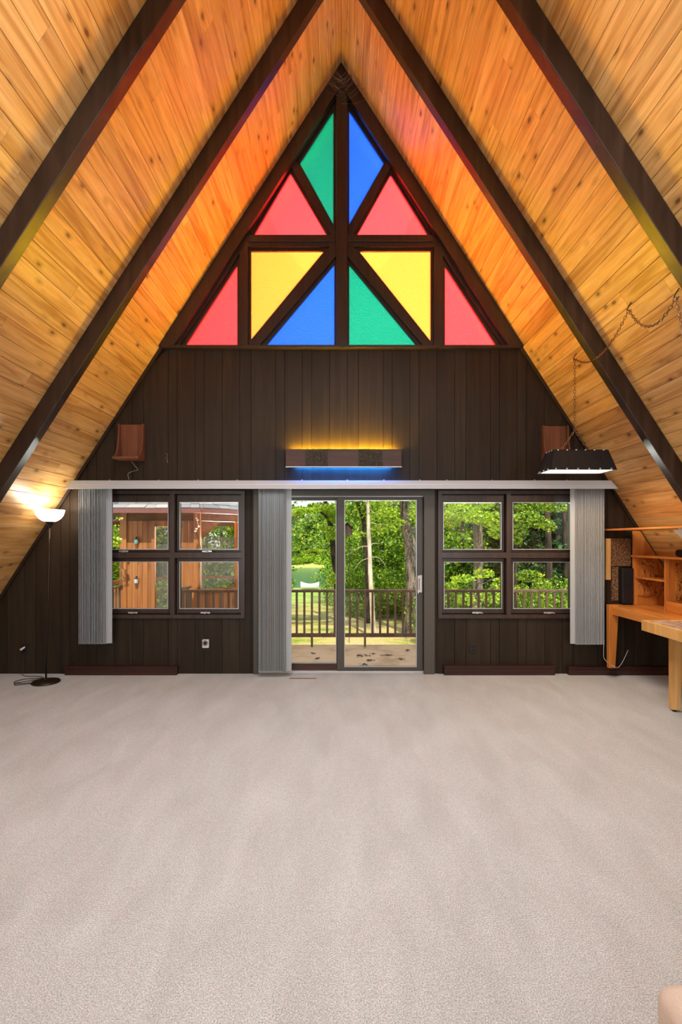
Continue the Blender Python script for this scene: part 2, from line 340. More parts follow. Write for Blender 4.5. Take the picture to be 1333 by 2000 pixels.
# ------------------------------------------------------------------ mesh helpers
class MB:
    def __init__(s): s.v = []; s.f = []
    def add(s, vs, fs):
        o = len(s.v); s.v += [tuple(v) for v in vs]; s.f += [tuple(i+o for i in f) for f in fs]; return s
    def box(s, x0, x1, y0, y1, z0, z1, ch=0.0, mat4=None):
        if ch <= 0:
            vs = [(x, y, z) for z in (z0, z1) for y in (y0, y1) for x in (x0, x1)]
            fs = [(0, 2, 3, 1), (4, 5, 7, 6), (0, 1, 5, 4), (2, 6, 7, 3), (0, 4, 6, 2), (1, 3, 7, 5)]
        else:
            bm = bmesh.new(); bmesh.ops.create_cube(bm, size=1)
            for v in bm.verts:
                v.co = Vector(((x0+x1)/2+v.co.x*(x1-x0), (y0+y1)/2+v.co.y*(y1-y0), (z0+z1)/2+v.co.z*(z1-z0)))
            bmesh.ops.bevel(bm, geom=bm.edges[:], offset=ch, segments=2, affect='EDGES', profile=0.5)
            bm.verts.index_update(); vs = [v.co.copy() for v in bm.verts]; fs = [tuple(v.index for v in f.verts) for f in bm.faces]; bm.free()
        if mat4 is not None: vs = [mat4 @ Vector(v) for v in vs]
        return s.add(vs, fs)
    def tube(s, pts, rad, seg=8, cap=True):
        pts = [Vector(p) for p in pts]
        if not isinstance(rad, (list, tuple)): rad = [rad]*len(pts)
        vs = []; fs = []; prev = None
        for i, p in enumerate(pts):
            d = (pts[min(i+1, len(pts)-1)]-pts[max(i-1, 0)]).normalized()
            if prev is None: a = d.orthogonal().normalized()
            else: a = (prev-d*prev.dot(d)).normalized()
            prev = a; b = d.cross(a)
            for k in range(seg):
                th = 2*PI*k/seg; vs.append(p+(a*math.cos(th)+b*math.sin(th))*rad[i])
        for i in range(len(pts)-1):
            for k in range(seg):
                a0 = i*seg+k; a1 = i*seg+(k+1) % seg; fs.append((a0, a1, a1+seg, a0+seg))
        if cap: fs.append(tuple(range(seg))[::-1]); fs.append(tuple(range((len(pts)-1)*seg, len(pts)*seg)))
        return s.add(vs, fs)
    def lathe(s, prof, c, seg=32):
        vs = []; fs = []
        for r, z in prof:
            for k in range(seg):
                th = 2*PI*k/seg; vs.append((c[0]+r*math.cos(th), c[1]+r*math.sin(th), c[2]+z))
        for i in range(len(prof)-1):
            for k in range(seg):
                a0 = i*seg+k; a1 = i*seg+(k+1) % seg; fs.append((a0, a1, a1+seg, a0+seg))
        return s.add(vs, fs)
    def torus(s, c, R, r, mat3, seg=10, seg2=5, stretch=1.5):
        vs = []; fs = []
        for i in range(seg):
            a = 2*PI*i/seg; cx = math.cos(a)*R; cz = math.sin(a)*R*stretch
            for k in range(seg2):
                b = 2*PI*k/seg2
                p = Vector((cx+math.cos(a)*math.cos(b)*r, math.sin(b)*r, cz+math.sin(a)*math.cos(b)*r)); vs.append(Vector(c)+mat3 @ p)
        for i in range(seg):
            for k in range(seg2):
                fs.append((i*seg2+k, ((i+1) % seg)*seg2+k, ((i+1) % seg)*seg2+(k+1) % seg2, i*seg2+(k+1) % seg2))
        return s.add(vs, fs)
    def slab(s, outer, holes, y0, y1):
        """polygon in the XZ plane with holes, extruded along Y"""
        loops = [[Vector((x, 0, z)) for x, z in outer]]+[[Vector((x, 0, z)) for x, z in h] for h in holes]
        tris = tessellate_polygon(loops); flat = [p for l in loops for p in l]; n = len(flat)
        vs = [(p.x, y0, p.z) for p in flat]+[(p.x, y1, p.z) for p in flat]
        fs = [tuple(t) for t in tris]+[tuple(i+n for i in reversed(t)) for t in tris]
        o = 0
        for l in loops:
            m = len(l)
            for i in range(m): fs.append((o+i, o+(i+1) % m, o+(i+1) % m+n, o+i+n))
            o += m
        return s.add(vs, fs)
    def build(s, name, material, parent=None, smooth=False, fix=True, loc=None):
        me = bpy.data.meshes.new(name); me.from_pydata(s.v, [], s.f); me.validate()
        if fix:
            bm = bmesh.new(); bm.from_mesh(me); bmesh.ops.recalc_face_normals(bm, faces=bm.faces[:]); bm.to_mesh(me); bm.free()
        if smooth: me.polygons.foreach_set('use_smooth', [True]*len(me.polygons))
        me.materials.append(material)
        o = bpy.data.objects.new(name, me); C.objects.link(o)
        if parent is not None:
            o.parent = parent
            pl = Vector(parent.get('_w', (0, 0, 0)))
            for v in me.vertices: v.co -= pl
            o['_w'] = tuple(pl)
        return o
def tag(o, label=None, cat=None, group=None, kind=None):
    if label: o['label'] = label
    if cat: o['category'] = cat
    if group: o['group'] = group
    if kind: o['kind'] = kind
    return o
def empty(name, loc, label=None, cat=None, group=None, kind=None):
    """an Empty at the thing's base; children are built in world coordinates and shifted into it"""
    o = bpy.data.objects.new(name, None); C.objects.link(o); o.location = loc; o['_w'] = tuple(loc); o.empty_display_size = 0.1
    return tag(o, label, cat, group, kind)
def copy_tree(o, parent=None):
    c = o.copy(); C.objects.link(c); c.parent = parent
    for ch in list(o.children): copy_tree(ch, c)
    return c
def WX(px): return (px-667)/170.9          # a point on the gable wall read off the photograph
def WZ(py): return (1316-py)/170.9
def at(px, py, d): return Vector(((px-667)*d/F, d, EYE+(1055-py)*d/F))
# ------------------------------------------------------------------ the room shell
APEX = 6.94; SL = 0.644                    # half width of the A per metre of height
def half(z): return (APEX-z)*SL
RA = math.atan(1/SL)                       # roof pitch
YB, YE = -4.0, 6.25                        # rear wall, end of the eave outside
BASE = half(0)

tag(MB().box(-BASE-0.3, BASE+0.3, YB, WALL+0.15, -0.12, 0.0).build('floor', M['carpet']), kind='structure', label='pale beige carpet covering the whole floor')

def ceiling(sgn, name):
    mb = MB(); rnd = random.Random(11+sgn)
    pw = 0.1365; th = 0.02
    for k in range(62):
        s0, s1 = k*pw, (k+1)*pw-0.0022
        y = YB-rnd.random()*2.0
        while y < YE:
            y2 = min(y+rnd.uniform(3.2, 6.0), YE)
            ya, yb = max(y, YB), y2-0.0012
            y = y2
            if yb <= ya: continue
            c = 0.0028
            prof = [(s0, th), (s0, c), (s0+c, 0), (s1-c, 0), (s1, c), (s1, th)]     # (along slope, outward)
            vs = []
            for yy in (ya, yb):
                for s_, o_ in prof:
                    x = s_*math.cos(RA)+o_*math.sin(RA); z = APEX-s_*math.sin(RA)+o_*math.cos(RA)
                    vs.append((sgn*x, yy, z))
            fs = [(i, (i+1) % 6, (i+1) % 6+6, i+6) for i in range(6)]+[(5, 4, 3, 2, 1, 0), (6, 7, 8, 9, 10, 11)]
            mb.add(vs, fs)
    return tag(mb.build(name, M['cedar']), kind='structure', label='varnished knotty cedar boards of the sloping ceiling')
ceiling(-1, 'ceiling_left'); ceiling(1, 'ceiling_right')

def roof_slab(sgn, name):
    L_ = 62*0.1365; a, b = 0.024, 0.20; vs = []
    for yy in (YB-0.3, YE+0.02):
        for s_, o_ in ((-0.02, a), (L_, a), (L_, b), (-0.02, b)):
            vs.append((sgn*(s_*math.cos(RA)+o_*math.sin(RA)), yy, APEX-s_*math.sin(RA)+o_*math.cos(RA)))
    fs = [(0, 1, 2, 3), (7, 6, 5, 4)]+[(i, (i+1) % 4, (i+1) % 4+4, i+4) for i in range(4)]
    tag(MB().add(vs, fs).build(name, M['roofwood']), kind='structure')
roof_slab(-1, 'roof_left'); roof_slab(1, 'roof_right')
tag(MB().box(-0.30, 0.30, YB-0.3, YE+0.02, APEX+0.02, APEX+0.42).build('roof_ridge', M['roofwood']), kind='structure')

def sloped_bar(mb, sgn, y0, y1, inn, out, ztop, zbot):
    """bar following the roof slope: from 'out' to 'inn' metres measured vertically below the roof line"""
    vs = []
    for yy in (y0, y1):
        for z, off in ((ztop, out), (zbot, out), (zbot, inn), (ztop, inn)):
            zz = z
            x = (APEX-off-zz)*SL
            if x < 0: x = 0; zz = APEX-off
            vs.append((sgn*x, yy, zz))
    mb.add(vs, [(0, 1, 2, 3), (7, 6, 5, 4)]+[(i, (i+1) % 4, (i+1) % 4+4, i+4) for i in range(4)])

# rafters: two pairs crossing the room and one pair against the gable wall
def rafter(sgn, y, lab):
    mb = MB(); sloped_bar(mb, sgn, y, y+0.092, 0.262, 0.004, APEX, 0.0)
    o = mb.build('rafter', M['rafter'])
    bv = o.modifiers.new('edges', 'BEVEL'); bv.width = 0.004; bv.segments = 2
    tag(o, lab, 'rafter', 'dark rafters under the ceiling')
for sgn, side in ((-1, 'left'), (1, 'right')):
    rafter(sgn, 4.365, f'dark stained rafter on the {side} slope, the one next to the gable wall')
    rafter(sgn, 3.145, f'dark stained rafter on the {side} slope, nearest the camera')
ZS = WZ(680)                                # sill of the coloured glass
mb = MB()
for sgn in (-1, 1): sloped_bar(mb, sgn, 5.545, 5.6, 0.262, 0.004, APEX, ZS+0.004)
tag(mb.build('trim_1', M['frame']), kind='structure', label='dark rafter framing the coloured gable window')
mb = MB()
for sgn in (-1, 1): sloped_bar(mb, sgn, 5.575, 5.6, 0.060, 0.003, ZS, 0.02)
tag(mb.build('trim_2', M['frame']), kind='structure', label='thin trim strip where wall and sloping ceiling meet')
tag(MB().box(WX(318), WX(1016), 5.535, 5.6, ZS-0.018, ZS+0.012, 0.004).build('trim_3', M['frame']), kind='structure', label='narrow ledge under the coloured window')

# gable wall: boards of uneven width with real gaps, cut out round windows and door
WL = (WX(203), WX(474), WZ(1203), WZ(962)); WR = (WX(861), WX(1124), WZ(1203), WZ(962)); DR = (WX(500), WX(832), 0.0, WZ(965))
holes = [WL, WR, DR]
pat = [48, 17.6, 34.6, 18, 35.2, 34.6, 22]; P_ = sum(pat)
gx = []; x0 = 281.0
k = -5
while True:
    bx = x0+k*P_
    for p in pat: gx.append(WX(bx)); bx += p
    k += 1
    if x0+k*P_ > 1500: break
cuts = sorted(set(gx)|{h[0] for h in holes}|{h[1] for h in holes}|{0.0})
cuts = [c for c in cuts if -BASE < c < BASE]
cuts = [-BASE+0.001]+cuts+[BASE-0.001]
mb = MB()
for a, b in zip(cuts, cuts[1:]):
    ga = 0.0022 if a in gx else 0.0; gb = 0.0022 if b in gx else 0.0
    xa, xb = a+ga, b-gb
    if xb-xa < 0.003: continue
    mid = (xa+xb)/2
    spans = [(0.0, None)]
    hs = sorted([(h[2], h[3]) for h in holes if h[0]-1e-6 <= mid <= h[1]+1e-6])
    segs = []; zz = 0.0
    for h0, h1 in hs:
        if h0 > zz: segs.append((zz, h0))
        zz = h1
    segs.append((zz, None))
    for z0, z1 in segs:
        ta = min(half_z, ZS-0.002) if (half_z := (APEX-abs(xa)/SL)) else 0
        tb = min(APEX-abs(xb)/SL, ZS-0.002)
        ta, tb = (ta, tb) if z1 is None else (z1, z1)
        if ta <= z0 and tb <= z0: continue
        ta = max(ta, z0+0.001); tb = max(tb, z0+0.001)
        vs = [(xa, 5.6, z0), (xb, 5.6, z0), (xb, 5.6, tb), (xa, 5.6, ta), (xa, 5.615, z0), (xb, 5.615, z0), (xb, 5.615, tb), (xa, 5.615, ta)]
        mb.add(vs, [(0, 1, 2, 3), (7, 6, 5, 4), (0, 4, 5, 1), (1, 5, 6, 2), (2, 6, 7, 3), (3, 7, 4, 0)])
tag(mb.build('wall_front', M['wall']), kind='structure', label='dark brown vertical board panelling of the gable wall')
def rc(h): return [(h[0], h[2]), (h[1], h[2]), (h[1], h[3]), (h[0], h[3])]
mb = MB()
zt = ZS-0.002
outer = [(-BASE, 0), (DR[0], 0), (DR[0], DR[3]), (DR[1], DR[3]), (DR[1], 0), (BASE, 0), (half(zt), zt), (-half(zt), zt)]
mb.slab(outer, [rc(WL), rc(WR)], 5.616, 5.75)
tag(mb.build('wall_front_core', M['gap']), kind='structure')
# rear wall with a wide glazed opening (behind the camera)
mb = MB(); zt = 6.0
op = [(-1.6, 2.95), (1.6, 2.95), (1.0, 4.8), (-1.0, 4.8)]
mb.slab([(-BASE-0.1, 0), (BASE+0.1, 0), (0, APEX+0.15)], [op], YB-0.15, YB)
tag(mb.build('wall_rear', M['wall']), kind='structure')

# ------------------------------------------------------------------ coloured gable window
def PX(pts): return [(WX(a), WZ(b)) for a, b in pts]
panes = [('green', [(652, 210), (585, 314), (652, 436)]), ('blue', [(682.6, 209), (752, 314), (682.6, 436)]),
         ('red', [(567, 333), (494, 457), (640, 457)]), ('red', [(764.5, 336), (697, 457), (839, 457)]),
         ('yellow', [(489.6, 487), (634.5, 487), (489.6, 662)]), ('yellow', [(701.5, 487), (843.4, 487), (843.4, 665)]),
         ('blue', [(654, 512), (654, 678), (514.5, 678)]), ('green', [(682.6, 513), (820, 678), (682.6, 678)]),
         ('red', [(463, 513), (463, 678), (357, 678)]), ('red', [(871, 516), (976, 678), (871, 678)])]
where = {0: 'upper left of the centre post', 1: 'upper right of the centre post', 2: 'left, second row', 3: 'right, second row', 4: 'left of the centre', 5: 'right of the centre',
         6: 'beside the centre post at the left sill', 7: 'beside the centre post at the right sill', 8: 'far left corner', 9: 'far right corner'}
def offset(poly, d):
    """grow (d>0) or shrink a convex polygon"""
    n = len(poly); cx = sum(p[0] for p in poly)/n; cz = sum(p[1] for p in poly)/n; out = []
    ls = []
    for i in range(n):
        a = Vector(poly[i]); b = Vector(poly[(i+1) % n]); t_ = (b-a).normalized(); nn = Vector((t_.y, -t_.x))
        if nn.dot(a-Vector((cx, cz))) < 0: nn = -nn
        ls.append((a+nn*d, t_))
    for i in range(n):
        (p, r), (q, s_) = ls[i-1], ls[i]
        den = r.x*s_.y-r.y*s_.x; u = ((q.x-p.x)*s_.y-(q.y-p.y)*s_.x)/den
        out.append(tuple(p+r*u))
    return out
gw = empty('window_3', (0, 5.65, ZS), 'large triangular window of coloured glass filling the gable', kind='structure')
polys = [PX(p) for c, p in panes]
def clampz(p, z): return [(x, max(zz, z)) for x, zz in p]
big = [clampz(offset(p, 0.030), ZS+0.006) for p in polys]
zt = ZS+0.001
mb = MB(); mb.slab([(-half(zt)+0.004, zt), (half(zt)-0.004, zt), (0, APEX-0.006)], big, 5.60, 5.70)
mb.build('frame', M['frame'], gw)
mb = MB()
for p, b in zip(polys, big): mb.slab(clampz(offset(p, 0.0295), ZS+0.0065), [offset(p, -0.001)], 5.635, 5.69)
mb.build('glazing_bead', M['frame'], gw)
MB().box(WX(657), WX(679), 5.565, 5.5995, ZS+0.013, WZ(175), 0.006).build('centre_post', M['frame'], gw)
mb = MB()
for a, b in ((487, 656), (680, 846)): mb.box(WX(a), WX(b), 5.585, 5.5995, WZ(473), WZ(460), 0.003)
mb.build('crossbar', M['frame'], gw)
for i, ((c, _), p) in enumerate(zip(panes, polys)):
    mb = MB(); mb.slab(clampz(offset(p, 0.012), ZS+0.007), [], 5.660, 5.664)
    o = mb.build('pane', GL[c], gw); o['label'] = f'{c} hammered glass pane, {where[i]}'

# ------------------------------------------------------------------ the two four-light windows
def four_light(name, R, gl, label, catches):
    x0, x1, z0, z1 = R
    root = empty(name, ((x0+x1)/2, 5.66, z0), label, kind='structure')
    cas = (x0-0.03, x1+0.03, z0-0.025, z1+0.02)
    xm0, xm1 = gl[0][1]+0.045, gl[1][0]-0.045
    zm0, zm1 = WZ(1090), WZ(1079)
    cells = [(x0+0.012, xm0, zm1, z1-0.02), (xm1, x1-0.012, zm1, z1-0.02), (x0+0.012, xm0, z0+0.015, zm0), (xm1, x1-0.012, z0+0.015, zm0)]
    mb = MB(); mb.slab(rc(cas), [rc(c) for c in cells], 5.575, 5.62); mb.build('frame', M['winframe'], root)
    mb = MB(); mb.slab(rc((x0+0.001, x1-0.001, z0+0.001, z1-0.001)), [rc(c) for c in cells], 5.6205, 5.6390); mb.slab(rc((x0+0.001, x1-0.001, z0+0.001, z1-0.001)), [rc((g[0]-0.02, g[1]+0.02, g[2]-0.02, g[3]+0.02)) for g in gl], 5.6815, 5.745); mb.build('jamb', M['winframe'], root)
    for i, (c, g) in enumerate(zip(cells, gl)):
        c2 = (c[0]+0.006, c[1]-0.006, c[2]+0.006, c[3]-0.006)
        mb = MB(); mb.slab(rc(c2), [rc(g)], 5.640, 5.680)
        lip = (g[0]-0.014, g[1]+0.014, g[2]-0.014, g[3]+0.014)
        s_ = mb.build('sash', M['winframe'], root)
        bv = s_.modifiers.new('edges', 'BEVEL'); bv.width = 0.004; bv.segments = 2; bv.limit_method = 'ANGLE'
        mb = MB(); mb.slab(rc((g[0]-0.005, g[1]+0.005, g[2]-0.005, g[3]+0.005)), [rc((g[0]+0.002, g[1]-0.002, g[2]+0.002, g[3]-0.002))], 5.632, 5.6395); mb.build('spacer', M['silver'], s_)
        MB().box(g[0]-0.003, g[1]+0.003, 5.658, 5.662, g[2]-0.003, g[3]+0.003).build('pane', M['glass'], root)
    for cx_, cz_ in catches:
        mb = MB(); X, Z = WX(cx_), WZ(cz_)
        mb.box(X-0.055, X+0.055, 5.562, 5.5745, Z-0.010, Z+0.010, 0.004)
        mb.box(X-0.012, X+0.012, 5.545, 5.5615, Z-0.012, Z+0.012, 0.003)
        mb.tube([(X, 5.545, Z), (X+0.03, 5.540, Z+0.006), (X+0.062, 5.542, Z-0.004)], [0.007, 0.006, 0.005], 8)
        mb.build('crank_handle', M['chrome'], root)
    return root
def G(a, b, c, d): return (WX(a), WX(b), WZ(d), WZ(c))
four_light('window_1', WL, [G(213, 326.5, 981, 1073), G(350, 464.5, 981, 1073), G(213, 326, 1098, 1189.5), G(350, 464.5, 1098, 1189.5)],
           'four-light window with dark frame at the left, gazebo behind it', [(262, 1196), (403, 1196), (244, 1077), (406, 1077)])
four_light('window_2', WR, [G(868.5, 981.5, 981.5, 1073), G(1005, 1117.5, 981.5, 1073), G(870, 982.5, 1098.5, 1189.5), G(1006, 1118, 1098.5, 1189.5)],
           'four-light window with dark frame at the right, woods behind it', [(931, 1196), (1070, 1196)])

# ------------------------------------------------------------------ sliding glass door
dr = empty('door_1', ((DR[0]+DR[1])/2, 5.66, 0), 'sliding glass patio door with taupe frame in the middle of the wall', kind='structure')
gl_, gr_ = G(514, 657, 977, 1299), G(674, 815, 977, 1304)
mb = MB(); mb.slab([(DR[0]-0.02, 0.0), (DR[0]+0.03, 0.0), (DR[0]+0.03, DR[3]-0.02), (DR[1]-0.02, DR[3]-0.02), (DR[1]-0.02, 0), (WX(849), 0), (WX(849), DR[3]+0.045), (DR[0]-0.02, DR[3]+0.045)], [], 5.572, 5.625)
mb.build('casing', M['doormetal'], dr)
mb = MB(); mb.box(DR[0]+0.002, DR[1]-0.002, 5.63, 5.76, -0.03, 0.020, 0.004); mb.box(DR[0]+0.002, DR[1]-0.002, 5.63, 5.75, DR[3]-0.03, DR[3]-0.001)
mb.build('track', M['silver'], dr)
mb = MB(); mb.box(WX(826.5), DR[1]-0.001, 5.684, 5.755, 0.0, DR[3]-0.031); mb.box(DR[0]+0.001, DR[0]+0.031, 5.63, 5.755, 0.021, DR[3]-0.031); mb.build('jamb', M['doormetal'], dr)
def leafdoor(x0, x1, z0, z1, g, y, nm, bm_):
    mb = MB(); mb.slab(rc((x0, x1, z0, z1)), [rc(g)], y, y+0.042); p = mb.build(nm, M['doormetal'], dr)
    bv = p.modifiers.new('edges', 'BEVEL'); bv.width = 0.003; bv.segments = 2; bv.limit_method = 'ANGLE'
    MB().box(g[0]-0.004, g[1]+0.004, y+0.018, y+0.024, g[2]-0.004, g[3]+0.004).build('pane', M['glass'], p)
    mb = MB(); mb.slab(rc((g[0]-0.004, g[1]+0.004, g[2]-0.004, g[3]+0.004)), [rc((g[0]+0.004, g[1]-0.004, g[2]+0.004, g[3]-0.004))], y-0.004, y-0.0005); mb.build('gasket', M['silver'], p)
    return p
fx = leafdoor(DR[0]+0.032, WX(664), 0.022, DR[3]-0.032, gl_, 5.692, 'fixed_panel', None)
MB().box(WX(557), WX(660), 5.672, 5.6915, 0.022, WZ(1300.5), 0.003).build('kick_rail', M['valbox'], fx)
sp = leafdoor(WX(659), WX(828), 0.022, DR[3]-0.032, gr_, 5.640, 'sliding_panel', None)
hd = MB(); hd.box(WX(820.5), WX(826), 5.622, 5.6395, WZ(1158), WZ(1124), 0.004)
hd.box(WX(816.5), WX(818.5), 5.590, 5.604, WZ(1160), WZ(1124), 0.003)
hd.box(WX(817), WX(821), 5.594, 5.6395, WZ(1130), WZ(1126), 0.002); hd.box(WX(817), WX(821), 5.594, 5.6395, WZ(1157), WZ(1153), 0.002)
hd.build('door_handle', M['white'], sp)

# ------------------------------------------------------------------ baseboards
for n, (a, b, top, lab) in enumerate(((133, 350, 1299, 'low dark mahogany baseboard box under the left window'), (866, 1080, 1298, 'low dark mahogany baseboard box under the right window'), (1107, 1420, 1300, 'low dark mahogany baseboard box running behind the desk'))):
    mb = MB(); x0, x1 = WX(a), WX(b); z1 = WZ(top)
    mb.box(x0, x1, 5.53, 5.599, 0.0, z1-0.014, 0.003); mb.box(x0-0.004, x1+0.004, 5.518, 5.599, z1-0.0135, z1, 0.004); mb.box(x0+0.004, x1-0.004, 5.522, 5.5295, 0.045, 0.062, 0.003)
    tag(mb.build('baseboard_front' if n == 0 else f'baseboard_front_{n+1}', M['mahog']), lab, kind='structure')
# ------------------------------------------------------------------ vertical blinds and their valance
def slanted(mb, w, yt, zt, yb, zb, th=0.012):
    vs = [(-w, yt, zt), (w, yt, zt), (w, yb, zb), (-w, yb, zb), (-w, yt+th, zt-0.004), (w, yt+th, zt-0.004), (w, yb+th, zb), (-w, yb+th, zb)]
    mb.add(vs, [(0, 1, 2, 3), (7, 6, 5, 4), (0, 4, 5, 1), (1, 5, 6, 2), (2, 6, 7, 3), (3, 7, 4, 0)])
v = empty('valance', (0, 5.5, 2.1), 'long grey fabric valance running above both windows and the door', 'valance')
mb = MB(); slanted(mb, 3.035, 5.50, 2.196, 5.36, 2.088); mb.build('face', M['valance'], v)
MB().box(-3.02, 3.02, 5.515, 5.598, 2.172, 2.196, 0.003).build('top_board', M['silver'], v)
MB().box(-3.02, 3.02, 5.43, 5.49, 2.115, 2.150, 0.003).build('head_rail', M['silver'], v)
for px in (223, 317, 393, 468, 592, 679, 749, 818, 870, 957, 1038, 1100):
    o = MB().box(WX(px)-0.008, WX(px)+0.008, 5.488, 5.512, 2.1965, 2.204, 0.002).build('clip', M['chrome'], v)

def blind(px0, px1, pybot, n, label, edge, sd, an):
    """stack of narrow fabric slats hanging from the head rail; edge: which end slats are turned flat"""
    rnd = random.Random(sd); d = 5.40
    x0, x1 = (px0-667)*d/F, (px1-667)*d/F; zb = max(0.012, EYE+(1055-pybot)*d/F)
    root = empty('vertical_blind', ((x0+x1)/2, 5.46, 2.11), label, 'blind')
    st = (x1-x0)/n
    for i in range(n):
        turned = (i == n-1 and edge == 1) or (i == 0 and edge == -1)
        xx = x0+st*(i+0.5); mb = MB(); cols = 7; vs = []; fs = []
        ang = (0.25*edge if turned else an+rnd.uniform(-0.05, 0.05))
        wd = 0.089
        for k in range(cols):
            u = (k/(cols-1)-0.5); bow = 0.006*(1-4*u*u)
            dx, dy = u*wd*math.cos(ang)-bow*math.sin(ang), u*wd*math.sin(ang)+bow*math.cos(ang)
            for t_ in (-0.0016, 0.0016):
                for zz in (zb, 2.112): vs.append((xx+dx-t_*math.sin(ang), 5.462+dy+t_*math.cos(ang), zz))
        for k in range(cols-1):
            a = k*4; b = a+4
            fs += [(a, b, b+1, a+1), (a+2, a+3, b+3, b+2), (a, a+2, b+2, b), (a+1, b+1, b+3, a+3)]
        fs += [(0, 1, 3, 2), ((cols-1)*4, (cols-1)*4+2, (cols-1)*4+3, (cols-1)*4+1)]
        mb.add(vs, fs); mb.build('slat', M['blind'], root, smooth=False)
    return root
blind(150, 207, 1259, 24, 'stack of grey vertical blind slats beside the floor lamp, left of the left window', 1, 1, 1.80)
blind(504, 562, 1314, 30, 'floor-length stack of grey vertical blind slats at the left of the sliding door', 1, 2, 1.60)
blind(1127, 1186, 1260, 24, 'stack of grey vertical blind slats right of the right window, beside the desk', -1, 3, 1.28)

# ------------------------------------------------------------------ torchiere lamp
bx, by = -3.165, 5.25; tx, ty = -3.115, 5.235
fl = empty('floor_lamp', (bx, by, 0), 'slim dark torchiere floor lamp with a glowing white bowl shade in the left corner', 'lamp')
MB().lathe([(0.0, 0.0), (0.138, 0.0), (0.140, 0.010), (0.130, 0.020), (0.06, 0.034), (0.02, 0.042), (0.012, 0.055), (0.0, 0.055)], (bx, by, 0), 40).build('base', M['darkmetal'], fl, smooth=True)
MB().tube([(bx, by, 0.05), (bx+(tx-bx)*0.5, by, 0.9), (tx, ty, 1.66)], 0.0095, 12).build('pole', M['darkmetal'], fl, smooth=True)
MB().lathe([(0.010, 0.0), (0.012, 0.01), (0.022, 0.035), (0.045, 0.065), (0.05, 0.068), (0.0, 0.068)], (tx, ty, 1.655), 24).build('socket_cup', M['darkmetal'], fl, smooth=True)
prof = [(0.045, 0.0), (0.075, 0.012), (0.105, 0.035), (0.128, 0.068), (0.140, 0.105), (0.144, 0.128), (0.140, 0.128), (0.136, 0.105), (0.124, 0.070), (0.101, 0.039), (0.072, 0.016), (0.0, 0.008)]
m_, t_ = mat('lamp_bowl_glass')
e_ = N(t_, 'ShaderNodeEmission'); e_.inputs[0].default_value = (1.0, 0.93, 0.86, 1); e_.inputs[1].default_value = 1.1
tl_ = N(t_, 'ShaderNodeBsdfTranslucent'); tl_.inputs[0].default_value = (0.9, 0.88, 0.85, 1)
ad_ = N(t_, 'ShaderNodeAddShader'); o_ = N(t_, 'ShaderNodeOutputMaterial'); L(t_, e_.outputs[0], ad_.inputs[0]); L(t_, tl_.outputs[0], ad_.inputs[1]); L(t_, ad_.outputs[0], o_.inputs[0])
MB().lathe(prof, (tx, ty, 1.722), 40).build('lamp_shade', m_, fl, smooth=True)
lamp('torchiere_bulb', 'POINT', (tx, ty-0.0, 1.83), 13, (1.0, 0.86, 0.68), shadow_soft_size=0.04)
cd = MB()
pts = [(bx-0.10, by-0.03, 0.012), (bx-0.22, by-0.06, 0.008), (bx-0.33, by-0.02, 0.008), (bx-0.30, by+0.10, 0.008), (bx-0.12, by+0.14, 0.008), (bx-0.20, by+0.20, 0.010), (WX(46)+0.06, 5.50, 0.01), (WX(48), 5.56, 0.10), (WX(47), 5.572, 0.25), (WX(49), 5.575, 0.30)]
def smoothpts(p, n=8):
    p = [Vector(q) for q in p]; out = []
    for i in range(len(p)-1):
        a, b, c, d = p[max(i-1, 0)], p[i], p[i+1], p[min(i+2, len(p)-1)]
        for k in range(n):
            t = k/n; out.append(0.5*((2*b)+(c-a)*t+(2*a-5*b+4*c-d)*t*t+(3*b-a-3*c+d)*t**3))
    out.append(p[-1]); return out
cd.tube(smoothpts(pts), 0.0035, 6)
pts2 = [(bx-0.12, by-0.07, 0.010), (bx-0.24, by-0.11, 0.008), (bx-0.29, by-0.05, 0.008), (bx-0.18, by+0.05, 0.009), (bx-0.09, by+0.08, 0.012)]
cd.tube(smoothpts(pts2), 0.0035, 6)
cd.build('power_cord', M['black'], fl, smooth=True)

# ------------------------------------------------------------------ wall outlets and plugs
def outlet(px, py, lab, mat_=None, h=0.115):
    X, Z = WX(px), WZ(py)
    r = empty('wall_outlet', (X, 5.6, Z), lab, 'outlet', 'outlets on the gable wall')
    MB().box(X-0.036, X+0.036, 5.592, 5.5995, Z-h/2, Z+h/2, 0.003).build('cover_plate', M['black'], r)
    mb = MB(); mb.box(X-0.017, X+0.017, 5.589, 5.5918, Z+0.008, Z+0.038, 0.002); mb.box(X-0.017, X+0.017, 5.589, 5.5918, Z-0.038, Z-0.008, 0.002)
    mb.build('socket', M['darkmetal'], r)
    return X, Z
outlet(50, 1268, 'dark outlet on the panelling behind the floor lamp, plug in it')
outlet(404, 1262, 'dark outlet under the left window with a white timer plugged in')
outlet(925, 1266, 'dark outlet on the panelling below the right window')
X, Z = WX(48.5), WZ(1265)
tag(MB().tube([(X-0.022, 5.560, Z-0.018), (X+0.020, 5.575, Z+0.012)], [0.013, 0.010], 10).build('plug', M['white']), 'pale plug pushed into the outlet behind the floor lamp', 'plug')
X, Z = WX(404), WZ(1256)
tm = empty('plug_in_timer', (X, 5.585, Z), 'small white plug-in timer with a round dial, under the left window', 'timer')
MB().box(X-0.037, X+0.037, 5.548, 5.5885, Z-0.047, Z+0.047, 0.006).build('body', M['white'], tm)
c4 = Matrix.Translation((X, 5.5478, Z+0.010)) @ Matrix.Rotation(PI/2, 4, 'X')
mb = MB(); mb.lathe([(0.031, 0), (0.031, 0.004), (0.026, 0.005), (0.026, 0)], (0, 0, 0), 28); mb.v = [c4 @ Vector(p) for p in mb.v]; mb.build('dial_ring', M['darkmetal'], tm)
